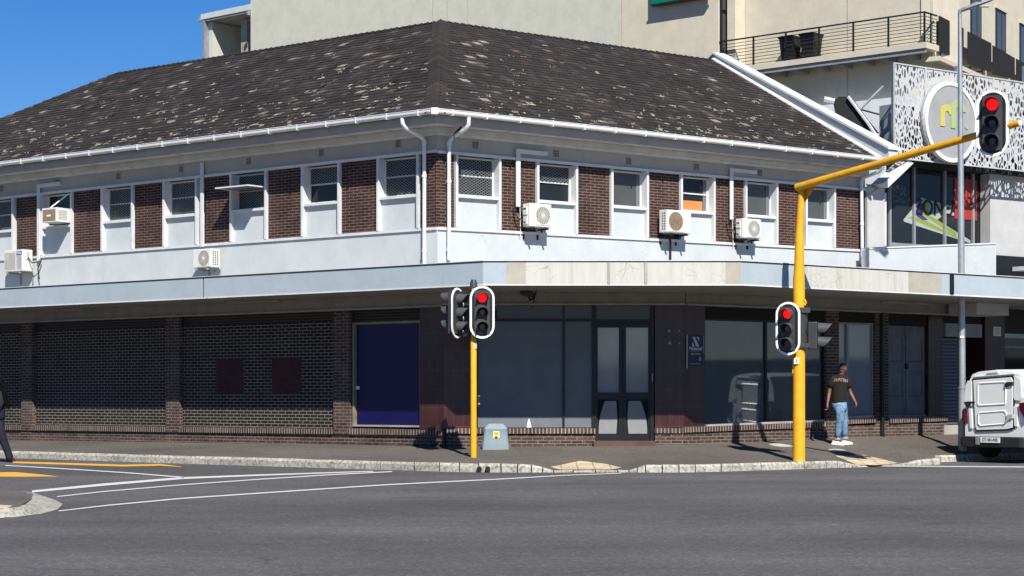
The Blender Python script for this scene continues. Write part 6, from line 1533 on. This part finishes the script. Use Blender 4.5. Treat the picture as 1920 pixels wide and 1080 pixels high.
# t-shirt: loft for the trunk, skinned sleeves
b = B(); n = 24; yaw = R_(-18)
tr = [(mp(258, 527), .165, .115), (mp(260, 500), .172, .125), (mp(262, 430), .165, .118), (mp(266, 350), .178, .122), (mp(270, 280), .192, .125), (mp(273, 235), .200, .118), (mp(277, 212), .178, .100), (mp(282, 198), .125, .078), (mp(286, 188), .072, .062)]
b.loft([ellring(c, a*.90, d_*.92, n, yaw) for c, a, d_ in tr], cap=False)
rw = random.Random(4)
for v in b.bm.verts: v.co += Vector((rw.uniform(-.004, .004), rw.uniform(-.004, .004), 0))
sh_ = b.build('t_shirt', M['shirt'], MAN, smooth=2)
m_ = sh_.modifiers.new('s', 'SUBSURF'); m_.levels = 1; m_.render_levels = 1
for L2 in ([(mp(218, 236), .070), (mp(190, 248), .066), (mp(168, 300, .01), .060), (mp(161, 338, .015), .058)], [(mp(332, 238, .02), .070), (mp(356, 256, .04), .066), (mp(366, 310, .05), .060), (mp(371, 342, .055), .058)]):
    b = B(); b.tube([p for p, r in L2], [r for p, r in L2], 14); b.build('sleeve', M['shirt'], sh_, smooth=2)
# arched lettering wrapped round the back of the shirt
word = 'MANHATTAN'
for i, ch_ in enumerate(word):
    a = (i-4)/4*R_(50); ca = mp(272, 262-10*math.cos(a*1.2)); rx_, ry_ = .184, .124
    lx, ly = rx_*math.sin(a), -ry_*math.cos(a)
    X_ = ca.x+lx*math.cos(yaw)-ly*math.sin(yaw); Y_ = ca.y+lx*math.sin(yaw)+ly*math.cos(yaw)
    text('shirt_lettering', ch_, .092, M['shirtprint'], sh_, Matrix.Translation((X_, Y_, ca.z-.02*abs(a))) @ Matrix.Rotation(a*.75+yaw, 4, 'Z'), .002, bold=.004)
# jeans
def leg(nodes_, mat, parent, name='trouser_leg'):
    b = B(); b.tube([p for p, r in nodes_], [r for p, r in nodes_], 16)
    for v in b.bm.verts: v.co += Vector((rw.uniform(-.005, .005), rw.uniform(-.004, .004), rw.uniform(-.004, .004)))
    return b.build(name, mat, parent, smooth=2)
b = B(); b.loft([ellring(mp(262, 505), .155, .108, n, yaw), ellring(mp(262, 540), .160, .115, n, yaw), ellring(mp(270, 590), .150, .115, n, yaw), ellring(mp(280, 615, .02), .10, .09, n, yaw)]); je = b.build('jeans', M['denim'], MAN, smooth=2)
leg([(mp(262, 560, -.03), .098), (mp(272, 620, -.05), .098), (mp(276, 690, -.06), .088), (mp(262, 760, -.05), .080), (mp(250, 840, -.01), .072), (mp(240, 908, .0), .066)], M['denim'], je)
leg([(mp(296, 560, .04), .098), (mp(304, 620, .06), .095), (mp(316, 700, .08), .084), (mp(318, 780, .10), .076), (mp(322, 850, .12), .070), (mp(326, 900, .13), .064)], M['denim'], je)
for c in (mp(240, 912, 0), mp(326, 902, .13)): b = B(); b.tube([c+Vector((0, 0, -.022)), c+Vector((0, 0, .022))], .0675, 16); b.build('turn_up', M['vinylwhite'], je, smooth=True)
f1, f2 = mp(240, 988, .0), mp(345, 968, .13)
f1.z = pz(mf.x+f1.x, mf.y+f1.y)-mf.z+.015; f2.z = pz(mf.x+f2.x, mf.y+f2.y)-mf.z+.015
shoe(MAN, f1+Vector((-.02, 0, 0)), R_(-24), R_(4), L=.25); shoe(MAN, f2+Vector((-.02, 0, 0)), R_(14), R_(-3), L=.25)
# second walker, mostly outside the frame on the left
wf_ = ground(18, 866.5, 0.0); print('woman', wf_, F/wf_.y)
def wp(cx_, cy_, d=0.0):    # crop (6x at 0,700)
    u, v = cx_/6, 700+cy_/6; Y = wf_.y+d; return Vector(((u-CX)/F*Y-wf_.x, d, HC+(HY-v)*Y/F-wf_.z))
WO = thing('person', 'person with long dark hair and navy clothes striding out of the left edge', 'person', at(wf_))
nodes = [(wp(-40, 520), .11), (wp(-55, 430), .10), (wp(-65, 330), (.13, .10)), (wp(-70, 210), (.11, .08)), (wp(-78, 120), .045), (wp(-82, 80), .045), (wp(-84, 60), .05)]; edges = [(0, 1), (1, 2), (2, 3), (3, 4), (4, 5), (5, 6)]
w1 = chain(3, [(wp(-20, 215, -.10), .055), (wp(10, 330, -.14), .045), (wp(-30, 420, -.16), .036), (wp(-90, 470, -.16), .024)]); hand_nodes(nodes, edges, w1, wp(-90, 470, -.16), (-1, 0, -.3), (0, -.4, 1))
w2 = chain(3, [(wp(-110, 215, .10), .055), (wp(-120, 330, .14), .045), (wp(-150, 420, .16), .036), (wp(-190, 460, .16), .024)]); hand_nodes(nodes, edges, w2, wp(-190, 460, .16), (-1, 0, -.3), (0, -.4, 1))
chain(0, [(wp(-10, 640, -.06), .09), (wp(35, 760, -.06), .065), (wp(80, 860, -.05), .05), (wp(110, 960, -.04), .036)])
chain(0, [(wp(-90, 650, .08), .09), (wp(-150, 800, .08), .065), (wp(-190, 900, .08), .05), (wp(-215, 970, .08), .036)])
skinned('body', nodes, edges, M['skin'], WO)
head(WO, wp(-95, 30), R_(-90), M['skin'], M['hair'], True)
b = B(); b.loft([ellring(wp(-40, 525), .165, .15, n), ellring(wp(-38, 480), .185, .16, n), ellring(wp(-48, 400), .185, .155, n), ellring(wp(-55, 300), .185, .15, n), ellring(wp(-62, 210), .17, .14, n), ellring(wp(-70, 150), .11, .10, n)]); jk = b.build('jacket', M['jacket'], WO, smooth=2)
b = B(); b.tube([wp(-20, 215, -.10), wp(12, 330, -.14), wp(-30, 425, -.16), wp(-75, 462, -.16)], [.075, .062, .052, .045], 14); b.build('sleeve', M['jacket'], jk, smooth=2)
b = B(); b.tube([wp(-100, 215, .10), wp(-120, 330, .14), wp(-150, 425, .16), wp(-175, 455, .16)], [.075, .062, .052, .045], 14); b.build('sleeve', M['jacket'], jk, smooth=2)
b = B(); rh = random.Random(8)
for i in range(46):       # long loose hair down the back
    a0 = rh.uniform(-.9, 1.1); y_ = rh.uniform(-.10, .10); s0 = wp(-75+rh.uniform(-15, 25), 10+rh.uniform(-20, 30), y_); e_ = wp(-10+rh.uniform(-30, 120)*(1 if i % 3 else .5), 250+rh.uniform(0, 160), y_*1.5); m_ = s0.lerp(e_, .5)+Vector((.05+rh.uniform(-.03, .05), 0, .03))
    b.tube([s0, m_, e_, e_+Vector((rh.uniform(-.03, .04), 0, -.04))], [.020, .022, .014, .003], 5)
b.build('long_hair', M['hair'], WO, smooth=2)
b = B(); b.loft([ellring(wp(-40, 505), .16, .14, n), ellring(wp(-38, 570), .165, .15, n), ellring(wp(-45, 640), .12, .12, n)]); tr_ = b.build('trousers', M['trousers'], WO, smooth=2)
leg([(wp(-22, 560, -.05), .115), (wp(5, 660, -.06), .105), (wp(38, 760, -.06), .085), (wp(78, 860, -.05), .075), (wp(104, 935, -.05), .078), (wp(112, 985, -.05), .080)], M['trousers'], tr_)
leg([(wp(-70, 560, .06), .115), (wp(-105, 700, .08), .10), (wp(-150, 800, .08), .085), (wp(-190, 900, .08), .072), (wp(-212, 975, .08), .075)], M['trousers'], tr_)
shoe(WO, wp(118, 1003, -.05)+Vector((-.0, 0, .02)), R_(180), R_(14), mat=M['shoedark'], L=.24); shoe(WO, wp(-215, 1003, .08), R_(180), R_(-8), mat=M['shoedark'], L=.24)
# ---------------------------------------------------------------- blocks added out of view behind the camera for window reflections and blocked sky
for i, (x0, x1, y0, y1, h, c) in enumerate(((-75, -24, -32, -20, 3.4, (.22, .17, .14)), (-22, 14, -34, -22, 3.1, (.30, .28, .25)), (16, 70, -30, -18, 3.6, (.18, .17, .17)), (-75, -60, -18, 60, 4.5, (.2, .18, .16)), (62, 76, -16, 50, 3.3, (.24, .2, .17)))):
    t = thing('added_reflection_block', ['long low brown block added behind the viewer for reflections', 'lower pale block added behind the viewer for reflections', 'low grey block added behind the viewer for reflections', 'brown block added out of view far left for reflections', 'tan block added out of view far right for reflections'][i], 'building', at((x0, y0, 0)))
    ow = plain('added_block_render_%d' % i, c, .9, .2)
    b = B(); b.box(x0, x1, y0, y1, 0, h); b.build('wall', ow, t, Matrix.Identity(4))
    b = B(); side = y1 - y0 > 40; yy = y1; n = int((x1-x0)/3)
    if not side:
        for f in range(1):
            for k in range(n): b.box(x0+.8+k*3, x0+2.3+k*3, yy+.003, yy+.03, 1.0, 2.4)
        w_ = b.build('added_window_row', M['glass'], t, Matrix.Identity(4)); w_['kind'] = 'stuff'
    else: b.bm.free()
